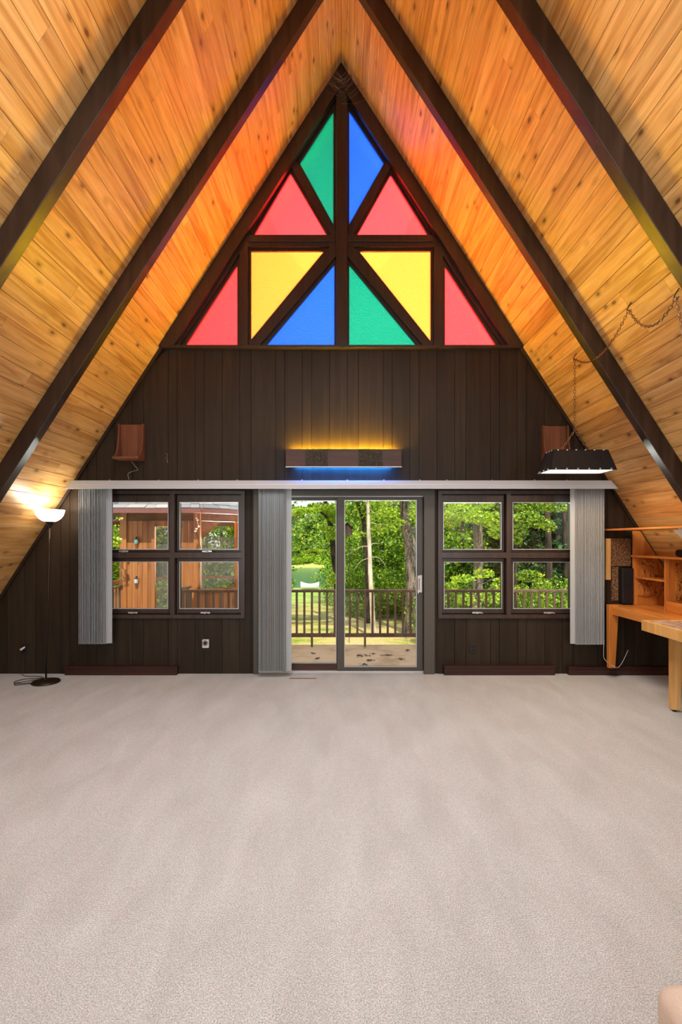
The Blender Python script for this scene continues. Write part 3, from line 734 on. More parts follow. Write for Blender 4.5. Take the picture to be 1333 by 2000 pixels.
mb = MB(); mb.lathe([(0.0, 0), (0.019, 0), (0.019, 0.006), (0.010, 0.007), (0.0, 0.007)], (0, 0, 0), 24); mb.v = [c4 @ Vector(p) for p in mb.v]; mb.build('dial_knob', M['darkmetal'], tm)
# floor register in front of the door
p0 = at(592, 1326, 5.39)
rg = empty('floor_register', (p0.x, 5.39, 0), 'small slotted metal floor register in the carpet before the door', 'vent')
mb = MB(); mb.slab(rc((p0.x-0.155, p0.x+0.155, -0.03, 0.03)), [rc((p0.x-0.148, p0.x+0.148, -0.022, 0.022))], -0.003, 0.003)
mb.v = [(x, 5.39+z, 0.0035-y) for x, y, z in [tuple(q) for q in mb.v]]; mb.build('frame', M['beige'], rg)
MB().box(p0.x-0.148, p0.x+0.148, 5.368, 5.412, 0.0006, 0.002).build('duct', M['black'], rg)
mb = MB()
for k in range(25):
    xx = p0.x-0.145+k*0.0121; mb.box(xx-0.0022, xx+0.0022, 5.369, 5.411, 0.0022, 0.006)
mb.build('louvre', M['sconce'], rg)

# ------------------------------------------------------------------ box light above the door
yb0 = 5.47
bl = empty('wall_box_light', (0, 5.6, WZ(912)), 'long brown wooden box light over the door, glowing yellow above and blue below', 'lamp')
xa, xb = -0.635, 0.675; za, zb = WZ(909), WZ(880)
xa, xb = (559-667)*5.47/F, (785-667)*5.47/F; za, zb = EYE+(1055-911)*5.47/F, EYE+(1055-877)*5.47/F
mb = MB(); mb.box(xa, xb, yb0, yb0+0.016, za, zb, 0.002); mb.box(xa, xa+0.016, yb0+0.0165, 5.5985, za, zb, 0.002); mb.box(xb-0.016, xb, yb0+0.0165, 5.5985, za, zb, 0.002)
mb.build('box', M['valbox'], bl)
mb = MB()
mb.box(xa-0.004, xb+0.004, yb0-0.014, yb0+0.008, za-0.012, za-0.001, 0.003)
mb.build('bottom_trim', M['silver'], bl)
for a, b in ((597, 641), (701, 748)):
    fx0, fx1 = (a-667)*5.47/F, (b-667)*5.47/F
    mb = MB(); mb.box(fx0, fx1, yb0-0.008, yb0-0.0005, za+0.004, zb-0.004, 0.003)
    for i in range(3):
        for j in range(4):
            q = Vector((fx0+(j+0.5)*(fx1-fx0)/4, yb0-0.009, za+0.035+i*0.055))
            mb.torus(q, 0.018, 0.004, Matrix.Identity(3), 12, 5, 1.0)
    mb.build('carved_panel', M['relief'], bl)
MB().tube([(xa+0.06, 5.574, zb-0.030), (xb-0.06, 5.574, zb-0.030)], 0.012, 12).build('yellow_tube', emis('yellow_tube', (1.0, 0.60, 0.008), 750), bl)
MB().tube([(xa+0.10, 5.587, za+0.030), (xb-0.10, 5.587, za+0.030)], 0.008, 12).build('blue_tube', emis('blue_tube', (0.01, 0.20, 1.0), 650), bl)
MB().box(xa+0.0165, xb-0.0165, yb0+0.0165, 5.576, za+0.001, za+0.008).build('bottom_board', M['valbox'], bl)
MB().box(xa+0.0165, xb-0.0165, yb0+0.0165, 5.598, za+0.075, za+0.085).build('divider', M['valbox'], bl)

# ------------------------------------------------------------------ corner wall shelves (speaker brackets)
def bracket(px0, px1, pt, pb, s, lab):
    x0, x1 = WX(px0), WX(px1); z0, z1 = WZ(pb), WZ(pt)
    r = empty('wall_shelf', ((x0+x1)/2, 5.6, z0), lab, 'shelf', 'small shelves high on the gable wall')
    MB().box(x0, x1, 5.585, 5.599, z0, z1, 0.002).build('back_panel', M['sconce'], r)
    MB().box(x0, x1, 5.40, 5.5845, z0, z0+0.022, 0.003).build('shelf_board', M['sconce'], r)
    side = []
    n = 10
    H = z1-z0
    pr = [(5.5845, z1), (5.545, z1)]+[(5.545-0.12*(1-math.cos(t*PI/2/n))-0.0, z0+0.03+(H-0.06)*(1-math.sin(t*PI/2/n))) for t in range(n+1)]+[(5.41, z0+0.0225), (5.5845, z0+0.0225)]
    for sx_ in ((x0, x0+0.016), (x1-0.016, x1)):
        if s == 0 or True:
            vs = [(sx_[0], y, z) for y, z in pr]+[(sx_[1], y, z) for y, z in pr]; m = len(pr)
            MB().add(vs, [tuple(range(m)), tuple(range(2*m-1, m-1, -1))]+[(i, (i+1) % m, (i+1) % m+m, i+m) for i in range(m)]).build('side_panel', M['sconce'], r)
bracket(235, 284, 830, 901, 0, 'open reddish brown wooden shelf high on the panelling above the left blind')
bracket(1058, 1108, 833, 901, 1, 'reddish brown wooden shelf behind the chained hanging lamp')
# wires and hook
c_ = MB(); c_.tube(smoothpts([(2.90, 5.40, 0.43), (2.90, 5.41, 0.30), (2.91, 5.42, 0.22), (2.97, 5.43, 0.16), (3.03, 5.40, 0.125), (3.08, 5.42, 0.13), (3.14, 5.44, 0.20), (3.20, 5.46, 0.30)]), 0.0024, 6)
tag(c_.build('cord', M['white']), 'thin cord hanging below the right blind and looping to the desk leg', 'cord')
def wire(name, pts, r, m, lab, cat): return tag(MB().tube(smoothpts(pts), r, 5).build(name, m), lab, cat)
wire('wire', [(WX(258), 5.590, WZ(902)), (WX(266), 5.590, WZ(912)), (WX(270), 5.590, WZ(918)), (WX(260), 5.592, WZ(921)), (WX(251), 5.592, WZ(926)), (WX(253), 5.594, WZ(937))], 0.0018, M['white'], 'thin pale wire dangling below the left wall shelf', 'wire')
wire('wall_hook', [(WX(322), 5.592, WZ(889)), (WX(325), 5.580, WZ(886)), (WX(329), 5.585, WZ(890)), (WX(327), 5.588, WZ(895)), (WX(329), 5.590, WZ(905))], 0.0022, M['brass'], 'small metal hook on the panelling right of the left wall shelf', 'hook')
# ------------------------------------------------------------------ hanging lamp on a swagged chain
hl = empty('hanging_lamp', (2.28, 4.79, 2.196), 'long dark panelled lamp shade hanging by a chain over the right window', 'lamp')
b0 = [(1.985, 4.645), (2.615, 4.645), (2.615, 4.945), (1.985, 4.945)]; t0 = [(2.040, 4.705), (2.565, 4.705), (2.565, 4.885), (2.040, 4.885)]
zb_, zt_ = 2.196, 2.392
def lerp(a, b, u): return tuple(p+(q-p)*u for p, q in zip(a, b))
for i in range(4):
    A, B = (*b0[i], zb_), (*b0[(i+1) % 4], zb_); A2, B2 = (*t0[i], zt_), (*t0[(i+1) % 4], zt_)
    ctr = Vector((2.3, 4.795, 0)); mb = MB()
    vs = [Vector(p) for p in (A, B, B2, A2)]; nrm = (vs[1]-vs[0]).cross(vs[3]-vs[0]).normalized()
    if nrm.dot(vs[0]-Vector((2.3, 4.795, 2.3))) > 0: nrm = -nrm
    mb.add(vs+[p+nrm*0.004 for p in vs], [(0, 1, 2, 3), (7, 6, 5, 4), (0, 4, 5, 1), (1, 5, 6, 2), (2, 6, 7, 3), (3, 7, 4, 0)])
    p_ = mb.build('shade_panel', M['black'], hl)
    mb = MB(); n = 7 if i % 2 == 0 else 4
    for k in range(n+1): mb.tube([lerp(A, B, k/n), lerp(A2, B2, k/n)], 0.0035 if k in (0, n) else 0.0022, 6)
    mb.tube([A, B], 0.004, 6); mb.tube([A2, B2], 0.004, 6)
    mb.build('solder_line', M['darkmetal'], p_)
for i in range(4):
    A, B = (*b0[i], zb_), (*b0[(i+1) % 4], zb_); A2, B2 = (*t0[i], zt_), (*t0[(i+1) % 4], zt_); n = 6 if i % 2 == 0 else 3
    for k in range(n):
        for P0, P1, dz in ((A, B, 0.006), (A2, B2, -0.002)):
            q = lerp(P0, P1, (k+0.5)/n); MB().box(q[0]-0.007, q[0]+0.007, q[1]-0.007, q[1]+0.007, q[2]-0.004+dz, q[2]+0.008+dz, 0.002).build('stud', M['silver'], hl)
MB().box(2.07, 2.54, 4.735, 4.865, zt_-0.022, zt_-0.014).build('socket_plate', M['white'], hl)
for i in range(4):
    k_ = 0.965; cc = (2.30, 4.795)
    q = [(cc[0]+(x-cc[0])*k_, cc[1]+(y-cc[1])*0.93) for x, y in (b0[i], b0[(i+1) % 4], t0[(i+1) % 4], t0[i])]
    vs = [Vector((*q[0], zb_+0.004)), Vector((*q[1], zb_+0.004)), Vector((*q[2], zt_-0.004)), Vector((*q[3], zt_-0.004))]
    nrm = (vs[1]-vs[0]).cross(vs[3]-vs[0]).normalized()
    if nrm.dot(vs[0]-Vector((2.3, 4.795, 2.3))) > 0: nrm = -nrm
    MB().add(vs+[p+nrm*0.002 for p in vs], [(0, 1, 2, 3), (7, 6, 5, 4), (0, 4, 5, 1), (1, 5, 6, 2), (2, 6, 7, 3), (3, 7, 4, 0)]).build('lining', M['white'], hl)
for xx in (2.12, 2.30, 2.48):
    MB().lathe([(0, -0.035), (0.018, -0.03), (0.028, -0.012), (0.028, 0.005), (0.016, 0.03), (0.013, 0.045), (0, 0.045)], (xx, 4.79, 2.325), 16).build('bulb', emis('warm_bulb', (1.0, 0.72, 0.45), 30), hl, smooth=True)
lamp('hanging_lamp_light', 'AREA', (2.30, 4.79, 2.27), 16, (1.0, 0.74, 0.48), target=(2.30, 4.79, 0), shape='RECTANGLE', size=0.45, size_y=0.12)
def chain(pts, ll, name='chain'):
    pts = [Vector(p) for p in pts]; mb = MB(); acc = 0.0; k = 0; tot = sum((b-a).length for a, b in zip(pts, pts[1:])); n = max(2, int(tot/ll))
    def ptat(s):
        for a, b in zip(pts, pts[1:]):
            l = (b-a).length
            if s <= l: return a+(b-a)*(s/l), (b-a).normalized()
            s -= l
        return pts[-1], (pts[-1]-pts[-2]).normalized()
    for i in range(n):
        p, d = ptat((i+0.5)*tot/n); rot = d.to_track_quat('Z', 'Y').to_matrix() @ Matrix.Rotation(PI/2*(i % 2)+0.4, 3, 'Z')
        mb.torus(p, ll*0.34, 0.0028, rot, 10, 5, 1.75)
    return mb.build(name, M['brass'], hl)
H1 = (2.20, 3.215, 3.12); H2 = (2.262, 3.85, 3.335); H3 = (2.29, 4.80, 3.30)
def sag(a, b, s, n=14):
    return [Vector(a).lerp(Vector(b), k/n)-Vector((0, 0, s*4*(k/n)*(1-k/n))) for k in range(n+1)]
chain(sag(H1, H2, 0.16), 0.030); chain(sag(H2, H3, 0.17), 0.026)
chain([H3, (2.29, 4.80, 2.60)], 0.030)
chain([(2.29, 4.80, 2.60), (2.14, 4.795, 2.392)], 0.026); chain([(2.29, 4.80, 2.60), (2.44, 4.795, 2.392)], 0.026)
chain([H1, (2.215, 3.19, 2.95), (2.225, 3.18, 2.80)], 0.028)
for h in (H1, H2, H3):
    MB().tube([Vector(h)+Vector((0.02, 0, 0.06)), Vector(h)+Vector((0.0, 0.0, 0.03)), Vector(h)+Vector((-0.015, 0, 0.0)), Vector(h)+Vector((0.005, 0, -0.012)), Vector(h)+Vector((0.018, 0, 0.004))], 0.004, 6).build('hook', M['darkmetal'], hl)

# ------------------------------------------------------------------ built-in desk, hutch, table, shelf
def taperleg(mb, cx, cy, zt, zb, wt, wb, dt, db, lean=0.0):
    vs = [(cx-wt, cy-dt, zt), (cx+wt, cy-dt, zt), (cx+wt, cy+dt, zt), (cx-wt, cy+dt, zt), (cx-wt+lean, cy-db, zb), (cx-wt+2*wb+lean, cy-db, zb), (cx-wt+2*wb+lean, cy+db, zb), (cx-wt+lean, cy+db, zb)]
    mb.add(vs, [(0, 1, 2, 3), (7, 6, 5, 4), (0, 4, 5, 1), (1, 5, 6, 2), (2, 6, 7, 3), (3, 7, 4, 0)]); return mb
dk = empty('desk', (3.4, 5.0, 0), 'orange pine built-in desk along the right slope with a tapered leg at the wall', 'desk')
MB().box(3.035, 3.90, 4.50, 5.595, 0.765, 0.795, 0.004).build('desktop', M['pine'], dk)
MB().box(2.995, 3.034, 4.50, 5.50, 0.705, 0.800, 0.004).build('apron', M['pine'], dk)
o = taperleg(MB(), 3.020, 5.445, 0.81, 0.108, 0.055, 0.036, 0.035, 0.025).build('leg', M['pinex'], dk)
bv = o.modifiers.new('edges', 'BEVEL'); bv.width = 0.006; bv.segments = 2
o = taperleg(MB(), 3.80, 4.56, 0.765, 0.0, 0.045, 0.032, 0.035, 0.025).build('leg', M['pinex'], dk)
tb = empty('side_table', (3.0, 4.0, 0), 'pine table with a pale tiled top and tapered legs in front of the desk', 'table')
MB().box(2.775, 3.50, 3.35, 4.425, 0.768, 0.795, 0.003).build('table_top', M['tile'], tb)
MB().box(2.735, 2.774, 3.35, 4.43, 0.705, 0.800, 0.005).build('side_rail', M['palepine'], tb)
MB().box(2.735, 3.50, 4.431, 4.462, 0.705, 0.800, 0.005).build('end_rail', M['palepine'], tb)
for lx, ly in ((2.995, 4.37), (2.985, 3.42), (3.42, 4.37)):
    o = taperleg(MB(), lx, ly, 0.767, 0.022, 0.050, 0.030, 0.035, 0.03).build('leg', M['palepine'], tb)
    MB().lathe([(0, 0), (0.016, 0), (0.018, 0.022), (0, 0.022)], (lx-0.02, ly, 0.0), 12).build('glide', M['black'], o)
# hutch standing on the desk
ht = empty('hutch', (3.5, 5.2, 0.795), 'open orange pine hutch with small shelves standing on the desk', 'hutch')
hx = 3.305
def endp(y0, y1, ztop, nm, mt):
    xr = lambda z: half(z)-0.035
    out = [(hx, 0.797), (xr(0.797), 0.797), (xr(ztop), ztop), (hx, ztop)]
    mb = MB(); mb.slab(out, [], y0, y1); return mb.build(nm, M[mt], ht)
endp(5.54, 5.56, 1.63, 'end_panel', 'pinex')
endp(4.985, 5.010, 1.335, 'divider', 'pinex')
endp(4.55, 4.575, 1.335, 'end_panel', 'pinex')
MB().box(hx-0.03, half(1.36)-0.04, 4.475, 5.539, 1.336, 1.358, 0.003).build('shelf_board', M['pine'], ht)
MB().box(hx+0.02, half(1.12)-0.04, 5.0105, 5.539, 1.095, 1.110, 0.003).build('shelf_board', M['pine'], ht)
MB().box(hx+0.004, hx+0.022, 4.576, 4.984, 0.797, 0.905, 0.002).build('front_rail', M['pine'], ht)
MB().box(hx+0.05, half(1.0)-0.1, 5.530, 5.539, 0.90, 1.08).build('figured_panel', M['figured'], ht)
mb = MB(); mb.slab([(hx+0.09, 0.90), (3.66, 0.90), (3.54, 1.28), (hx+0.09, 1.31)], [], 5.522, 5.529); mb.build('figured_panel', M['figured'], ht)
MB().box(hx+0.10, hx+0.30, 4.975, 4.9845, 0.92, 1.30).build('figured_panel', M['figured'], ht)
rd = MB(); p1 = Vector((3.40, 4.93, 1.359))
rdo = empty('radio', (3.44, 4.86, 1.359), 'small dark red and black radio on top of the hutch', 'radio')
MB().box(3.36, 3.46, 4.70, 4.93, 1.3595, 1.435, 0.02).build('body', M['reddark'], rdo)
MB().box(3.352, 3.3595, 4.72, 4.91, 1.375, 1.420, 0.002).build('front_panel', M['black'], rdo)
us = empty('wall_shelf', (3.15, 4.9, 1.63), 'long thin pine shelf along the right slope above the hutch', 'shelf')
MB().box(2.985, 3.232, 4.10, 5.595, 1.632, 1.652, 0.003).build('shelf_board', M['pine'], us)
mb = MB(); mb.tube([(3.02, 4.38, 1.625), (3.12, 4.385, 1.50), (3.47, 4.39, 1.50)], 0.001, 4)
mb = MB(); a_, b_ = Vector((3.02, 4.40, 1.628)), Vector((3.30, 4.40, 1.33))
d_ = (b_-a_).normalized(); n_ = Vector((d_.z, 0, -d_.x))*0.022
vs = [a_-n_, a_+n_, b_+n_, b_-n_]; mb.add([v_+Vector((0, -0.02, 0)) for v_ in vs]+[v_+Vector((0, 0.02, 0)) for v_ in vs], [(0, 1, 2, 3), (7, 6, 5, 4), (0, 4, 5, 1), (1, 5, 6, 2), (2, 6, 7, 3), (3, 7, 4, 0)])
mb.build('bracket', M['white'], us)
# things on the wall left of the hutch
tag(MB().box(3.07, 3.30, 5.575, 5.599, 1.23, 1.545, 0.002).build('cork_board', M['cork']), 'dark speckled cork panel on the wall left of the hutch', 'board')
tag(MB().box(3.01, 3.066, 5.565, 5.599, 1.075, 1.545, 0.003).build('wood_strip', M['palepine']), 'upright yellow pine strip on the wall beside the right blind', 'board')
mp = empty('metal_plate', (3.13, 5.59, 1.0), 'brown riveted metal plate on the wall between blind and black box', 'plate')
MB().box(3.085, 3.165, 5.585, 5.599, 0.835, 1.225, 0.002).build('plate', M['cork'], mp)
for zz in (0.87, 0.95, 1.03, 1.06, 1.12, 1.19):
    for xx in (3.105, 3.150): mb = MB(); mb.lathe([(0, 0), (0.005, 0), (0.004, 0.003), (0, 0.004)], (0, 0, 0), 8); mb.v = [Vector((xx+p[0], 5.5848-p[2], zz+p[1])) for p in mb.v]; mb.build('rivet', M['chrome'], mp)
eb = empty('electrical_box', (3.24, 5.58, 0.95), 'black electrical box on the wall left of the hutch above the desk', 'box')
MB().box(3.175, 3.298, 5.52, 5.599, 0.81, 1.21, 0.004).build('body', M['black'], eb)
MB().box(3.205, 3.265, 5.512, 5.5195, 1.02, 1.13, 0.002).build('cover', M['gap'], eb)
# padded seat corner that enters the frame at the lower right
ot = empty('ottoman', (1.25, 1.15, 0), 'beige upholstered ottoman corner at the lower right edge of the photo', 'ottoman')
MB().box(0.778, 1.70, 0.45, 1.232, 0.07, 0.43, 0.04).build('cushion', M['beige'], ot, smooth=True)
for lx, ly in ((0.88, 1.12), (1.6, 1.12), (0.88, 0.55), (1.6, 0.55)): MB().lathe([(0, 0), (0.02, 0), (0.025, 0.07), (0, 0.07)], (lx, ly, 0), 12).build('foot', M['darkmetal'], ot)
# ------------------------------------------------------------------ outdoors: deck and railing
DZ = -0.15
tag(MB().box(-6.2, 5.2, 5.76, 7.86, DZ-0.12, DZ).build('deck_floor', M['deck']), kind='structure', label='tan painted deck outside the door')
tag(MB().box(-3.75, -2.6, 7.861, 8.5, DZ-0.12, DZ).build('deck_walkway', M['deck']), kind='structure')
def railing(name, p0, p1, label, posts=True, spacing=0.119, grp=None):
    p0, p1 = Vector(p0), Vector(p1); Ln = (p1-p0).length; ang = math.atan2(p1.y-p0.y, p1.x-p0.x)
    r = empty(name, (p0.x, p0.y, DZ), label, 'railing')
    m4 = Matrix.Translation((p0.x, p0.y, 0)) @ Matrix.Rotation(ang, 4, 'Z')
    zt = 0.745
    MB().box(0, Ln, -0.045, 0.045, zt-0.038, zt, 0.004, m4).build('top_rail', M['rail'], r)
    MB().box(0, Ln, -0.02, 0.02, 0.0, 0.06, 0.004, m4).build('bottom_rail', M['rail'], r)
    n = int(Ln/spacing)
    for k in range(n+1):
        x = k*spacing+0.03
        if x > Ln-0.01: break
        low = DZ+0.001 if (k % 7 == 3) else 0.0605
        z0 = low
        MB().box(x-0.017, x+0.017, -0.0405, -0.0205, 0.02 if low > 0 else low, zt-0.0385, 0.0, m4).build('baluster', M['rail'], r)
    return r
xs = (610-667)*7.7/F-0.03
k0 = 0
st = xs-0.119*17
railing('deck_railing', (st+0.119*3-0.119*3, 7.72, 0), (4.6, 7.72, 0), 'long brown baluster railing along the edge of the deck outside')
railing('deck_railing', (-2.62, 7.80, 0), (-2.62, 8.42, 0), 'short deck railing beside the gazebo wall, seen in the inner left panes')
railing('deck_railing', (-3.84, 7.55, 0), (-3.84, 8.44, 0), 'short deck railing seen at the far left of the left window')
lm = MB(); rl = random.Random(5)
for px, py, w_ in ((708, 1281, 16), (722, 1290, 9), (757, 1280, 12), (730, 1277, 6), (783, 1287, 8), (622, 1286, 6), (713, 1298, 8), (612, 1276, 5), (798, 1271, 6)):
    c = at(px, py, (EYE-DZ)*F/(py-1055)); s_ = w_*c.y/F
    for k in range(int(w_*2.2)):
        q = c+Vector((rl.gauss(0, s_*0.45), rl.gauss(0, 0.03), rl.uniform(0.002, 0.012)-c.z+DZ)); a = rl.uniform(0, PI); e1 = Vector((math.cos(a), math.sin(a), rl.uniform(-.2, .2)))*0.02; e2 = Vector((-math.sin(a), math.cos(a), rl.uniform(-.2, .2)))*0.012
        lm.add([q-e1, q-e2, q+e1, q+e2], [(0, 1, 2, 3)])
tag(lm.build('fallen_leaves', M['deadleaf'], fix=False), 'little heaps of dead leaves lying on the tan deck', kind='stuff')

# ------------------------------------------------------------------ terrain and lake
def gz(y):
    if y < 8: return -1.0
    if y < 41.4: return -1.0-0.045*(y-8)
    if y < 44: return -2.503-0.25*(y-41.4)
    if y < 71: return -3.2
    if y < 73: return -3.2+0.42*(y-71)
    return -2.36+min((y-73)*0.16, 1.2)
ys = [5.9, 8, 10, 12, 15, 19, 25, 33, 41.4, 44, 60, 71, 73, 75, 78, 82, 86, 100, 150]
xs_ = [i*4.0 for i in range(-22, 23)]
vs = []; fs = []; rg_ = random.Random(3)
for y in ys:
    for x in xs_: vs.append((x, y, gz(y)+(0.0 if (y < 9 or 40 < y < 74) else rg_.uniform(-0.05, 0.05))+(0.02*max(0, abs(x-1)-14))))
nx = len(xs_)
for j in range(len(ys)-1):
    for i in range(nx-1): fs.append((j*nx+i, j*nx+i+1, (j+1)*nx+i+1, (j+1)*nx+i))
tag(MB().add(vs, fs).build('ground', M['ground'], smooth=True, fix=False), kind='structure', label='sunlit patchy lawn sloping down to the lake')
tag(MB().add([(-60, 40.5, -2.52), (60, 40.5, -2.52), (60, 73.5, -2.52), (-60, 73.5, -2.52)], [(0, 1, 2, 3)]).build('lake', M['water'], fix=False), kind='structure', label='calm green lake')

# ------------------------------------------------------------------ gazebo
gzb = empty('gazebo', (-3.175, 10.1, DZ), 'octagonal orange-brown screened gazebo with shingled roof, outside the left window', 'gazebo')
V = [(-3.76, 8.5), (-2.49, 8.5), (-1.52, 9.47), (-1.52, 10.84), (-2.49, 11.81), (-3.76, 11.81), (-4.83, 10.84), (-4.83, 9.47)]
cx_, cy_ = -3.175, 10.155
MB().add([(x, y, DZ) for x, y in V]+[(x, y, DZ-0.15) for x, y in V], [tuple(range(8)), tuple(range(15, 7, -1))]+[(i, (i+1) % 8, (i+1) % 8+8, i+8) for i in range(8)]).build('deck', M['extdark'], gzb)
ZE = 2.02
for i, (x, y) in enumerate(V):
    MB().box(x-0.055, x+0.055, y-0.055, y+0.055, DZ+0.001, ZE, 0.004).build('post', M['extwood'], gzb)
def wallbox(i, u0, u1, z0, z1, th, nm, mt, planks=False, off=0.0, rail=False):
    a, b = Vector(V[i]), Vector(V[(i+1) % 8]); d = b-a; L_ = d.length; ang = math.atan2(d.y, d.x)
    m4 = Matrix.Translation((a.x, a.y, 0)) @ Matrix.Rotation(ang, 4, 'Z'); mb = MB()
    if planks:
        n = max(1, round((u1-u0)*L_/0.088)); w_ = (u1-u0)*L_/n
        for k in range(n): mb.box(u0*L_+k*w_+0.002, u0*L_+(k+1)*w_-0.002, -th/2+off, th/2+off, z0, z1, 0, m4)
    else: mb.box(u0*L_, u1*L_, -th/2+off, th/2+off, z0, z1, 0, m4)
    return mb.build(nm, M[mt], gzb)
# face 0 (towards the house): boarding, screen door, boarding
wallbox(0, 0.04, 0.39, DZ, 1.86, 0.03, 'siding', 'extwood', True)
wallbox(0, 0.72, 0.96, DZ, 1.86, 0.03, 'siding', 'extwood', True)
wallbox(0, 0.385, 0.43, DZ, 1.86, 0.06, 'door_post', 'extwood', off=-0.03); wallbox(0, 0.68, 0.72, DZ, 1.86, 0.06, 'door_post', 'extwood', off=-0.03)
wallbox(0, 0.43, 0.68, 1.76, 1.86, 0.05, 'door_head', 'extwood', off=-0.03)
wallbox(0, 0.43, 0.68, 0.02, 1.76, 0.003, 'screen', 'screen')
wallbox(0, 0.04, 0.96, 1.861, 2.0, 0.06, 'header', 'extdark')
for i in range(1, 8):
    wallbox(i, 0.04, 0.96, 1.861, 2.0, 0.06, 'header', 'extdark')
    wallbox(i, 0.03, 0.97, 0.60, 0.66, 0.09, 'sill_rail', 'extwood')
    if i in (1, 7): wallbox(i, 0.04, 0.96, DZ, 0.60, 0.03, 'siding', 'extwood', True)
    else:
        wallbox(i, 0.03, 0.97, 0.30, 0.35, 0.05, 'sill_rail', 'extwood')
        for u in (0.25, 0.5, 0.75): wallbox(i, u-0.02, u+0.02, DZ, 0.30, 0.04, 'baluster', 'extwood')
    if i == 1:
        wallbox(i, 0.04, 0.96, 0.66, 1.58, 0.003, 'screen', 'screen'); wallbox(i, 0.55, 0.58, 0.66, 1.86, 0.04, 'mullion', 'extwood')
        a, b = Vector(V[1]), Vector(V[2]); d = (b-a)
        for u0, u1 in ((0.04, 0.30), (0.96, 0.70)):
            p, q = a+d*u0, a+d*u1
            MB().add([(p.x, p.y, 1.86), (q.x, q.y, 1.86), (p.x, p.y, 1.55), (p.x+0.03, p.y+0.03, 1.86), (q.x+0.03, q.y+0.03, 1.86), (p.x+0.03, p.y+0.03, 1.55)], [(0, 1, 2), (5, 4, 3), (0, 3, 4, 1), (1, 4, 5, 2), (2, 5, 3, 0)]).build('corner_brace', M['extdark'], gzb)
# roof: eave fascia, soffit and rows of shingles on each face
def ring(f, z): return [Vector((cx_+(x-cx_)*f, cy_+(y-cy_)*f, z)) for x, y in V]
E = ring(1.20, 2.035); T = ring(0.05, 3.25)
vs = E+T; MB().add(list(vs)+[p-Vector((0, 0, 0.03)) for p in vs], [(i, (i+1) % 8, (i+1) % 8+8, i+8) for i in range(8)]+[((i+1) % 8+16, i+16, i+24, (i+1) % 8+24) for i in range(8)]+[tuple(range(8, 16))]+[(i, (i+1) % 8, (i+1) % 8+16, i+16) for i in range(8)]).build('roof_deck', M['extdark'], gzb)
E2 = ring(1.21, 2.055); mb = MB()
for i in range(8):
    a, b = E2[i], E2[(i+1) % 8]; o_ = Vector((a.x-cx_, a.y-cy_, 0)).normalized()*-0.02; o2 = Vector((b.x-cx_, b.y-cy_, 0)).normalized()*-0.02; dz = Vector((0, 0, 0.075))
    mb.add([a, b, b-dz, a-dz, a+o_, b+o2, b+o2-dz, a+o_-dz], [(0, 1, 2, 3), (7, 6, 5, 4), (0, 4, 5, 1), (1, 5, 6, 2), (2, 6, 7, 3), (3, 7, 4, 0)])
mb.build('fascia', M['fascia'], gzb)
mb = MB(); rs = random.Random(9)
for i in range(8):
    a, b, a2, b2 = E[i]+Vector((0, 0, 0.02)), E[(i+1) % 8]+Vector((0, 0, 0.02)), T[i]+Vector((0, 0, 0.02)), T[(i+1) % 8]+Vector((0, 0, 0.02))
    rows = 16; nrm = (b-a).cross(a2-a).normalized()
    if nrm.z < 0: nrm = -nrm
    for r_ in range(rows):
        u0, u1 = r_/rows, min(1, (r_+1.15)/rows); l0, r0 = a.lerp(a2, u0), b.lerp(b2, u0); l1, r1 = a.lerp(a2, u1), b.lerp(b2, u1)
        n = max(1, int((r0-l0).length/0.24)); off = rs.uniform(0, 0.5)/n
        cs = [0.0]+[min(1, max(0, (k+rs.uniform(-.2, .2))/n+off)) for k in range(n)]+[1.0]; cs = sorted(set(cs))
        for c0, c1 in zip(cs, cs[1:]):
            if c1-c0 < 0.02: continue
            h = rs.uniform(0.012, 0.026)
            mb.add([l0.lerp(r0, c0)+nrm*h, l0.lerp(r0, c1-0.004)+nrm*h, l1.lerp(r1, c1-0.004)+nrm*0.005, l1.lerp(r1, c0)+nrm*0.005, l0.lerp(r0, c0), l0.lerp(r0, c1-0.004)], [(0, 1, 2, 3), (4, 5, 1, 0)])
mb.build('shingle', M['shingle'], gzb, fix=False)
tq = plain('teal_lantern', (0.16, 0.36, 0.36), 0.4)
for px, py, m_, lb in ((266.5, 1057, tq, 'small teal lantern on the gazebo boarding, upper of two'), (266.5, 1134, M['silver'], 'small grey lantern on the gazebo boarding, lower of two')):
    c = at(px, py, 8.44); r = empty('lantern', tuple(c), lb, 'lantern', 'lanterns on the gazebo')
    MB().lathe([(0, -0.045), (0.028, -0.045), (0.032, -0.03), (0.032, 0.03), (0.028, 0.035), (0, 0.035)], tuple(c), 8).build('body', m_, r)
    MB().lathe([(0.04, 0.036), (0.0, 0.06), (0, 0.036)], tuple(c), 8).build('cap', M['black'], r)
    MB().box(c.x-0.006, c.x+0.006, c.y-0.01, c.y+0.03, c.z+0.05, c.z+0.075).build('bracket', M['black'], r)
c = at(384, 1012, 8.25); r = empty('wind_chime', tuple(c), 'pale shell wind chime hanging from the gazebo eave', 'ornament')
for k, (dx, dz) in enumerate(((0, 0), (0.03, -0.03), (0.07, -0.14), (0.0, -0.18), (-0.03, -0.22))):
    MB().lathe([(0, -0.012), (0.022, -0.006), (0.02, 0.008), (0, 0.014)], (c.x+dx*0.6, c.y, c.z+dz), 8).build('shell', M['beige'], r)
MB().tube([(c.x, c.y, c.z+0.06), (c.x, c.y, c.z), (c.x+0.04, c.y, c.z-0.14), (c.x-0.02, c.y, c.z-0.24)], 0.003, 5).build('string', M['white'], r)
MB().tube([(c.x-0.02, 8.30, c.z-0.22), (c.x+0.06, 8.30, c.z-0.52)], 0.008, 6).build('rod', M['darkmetal'], r)

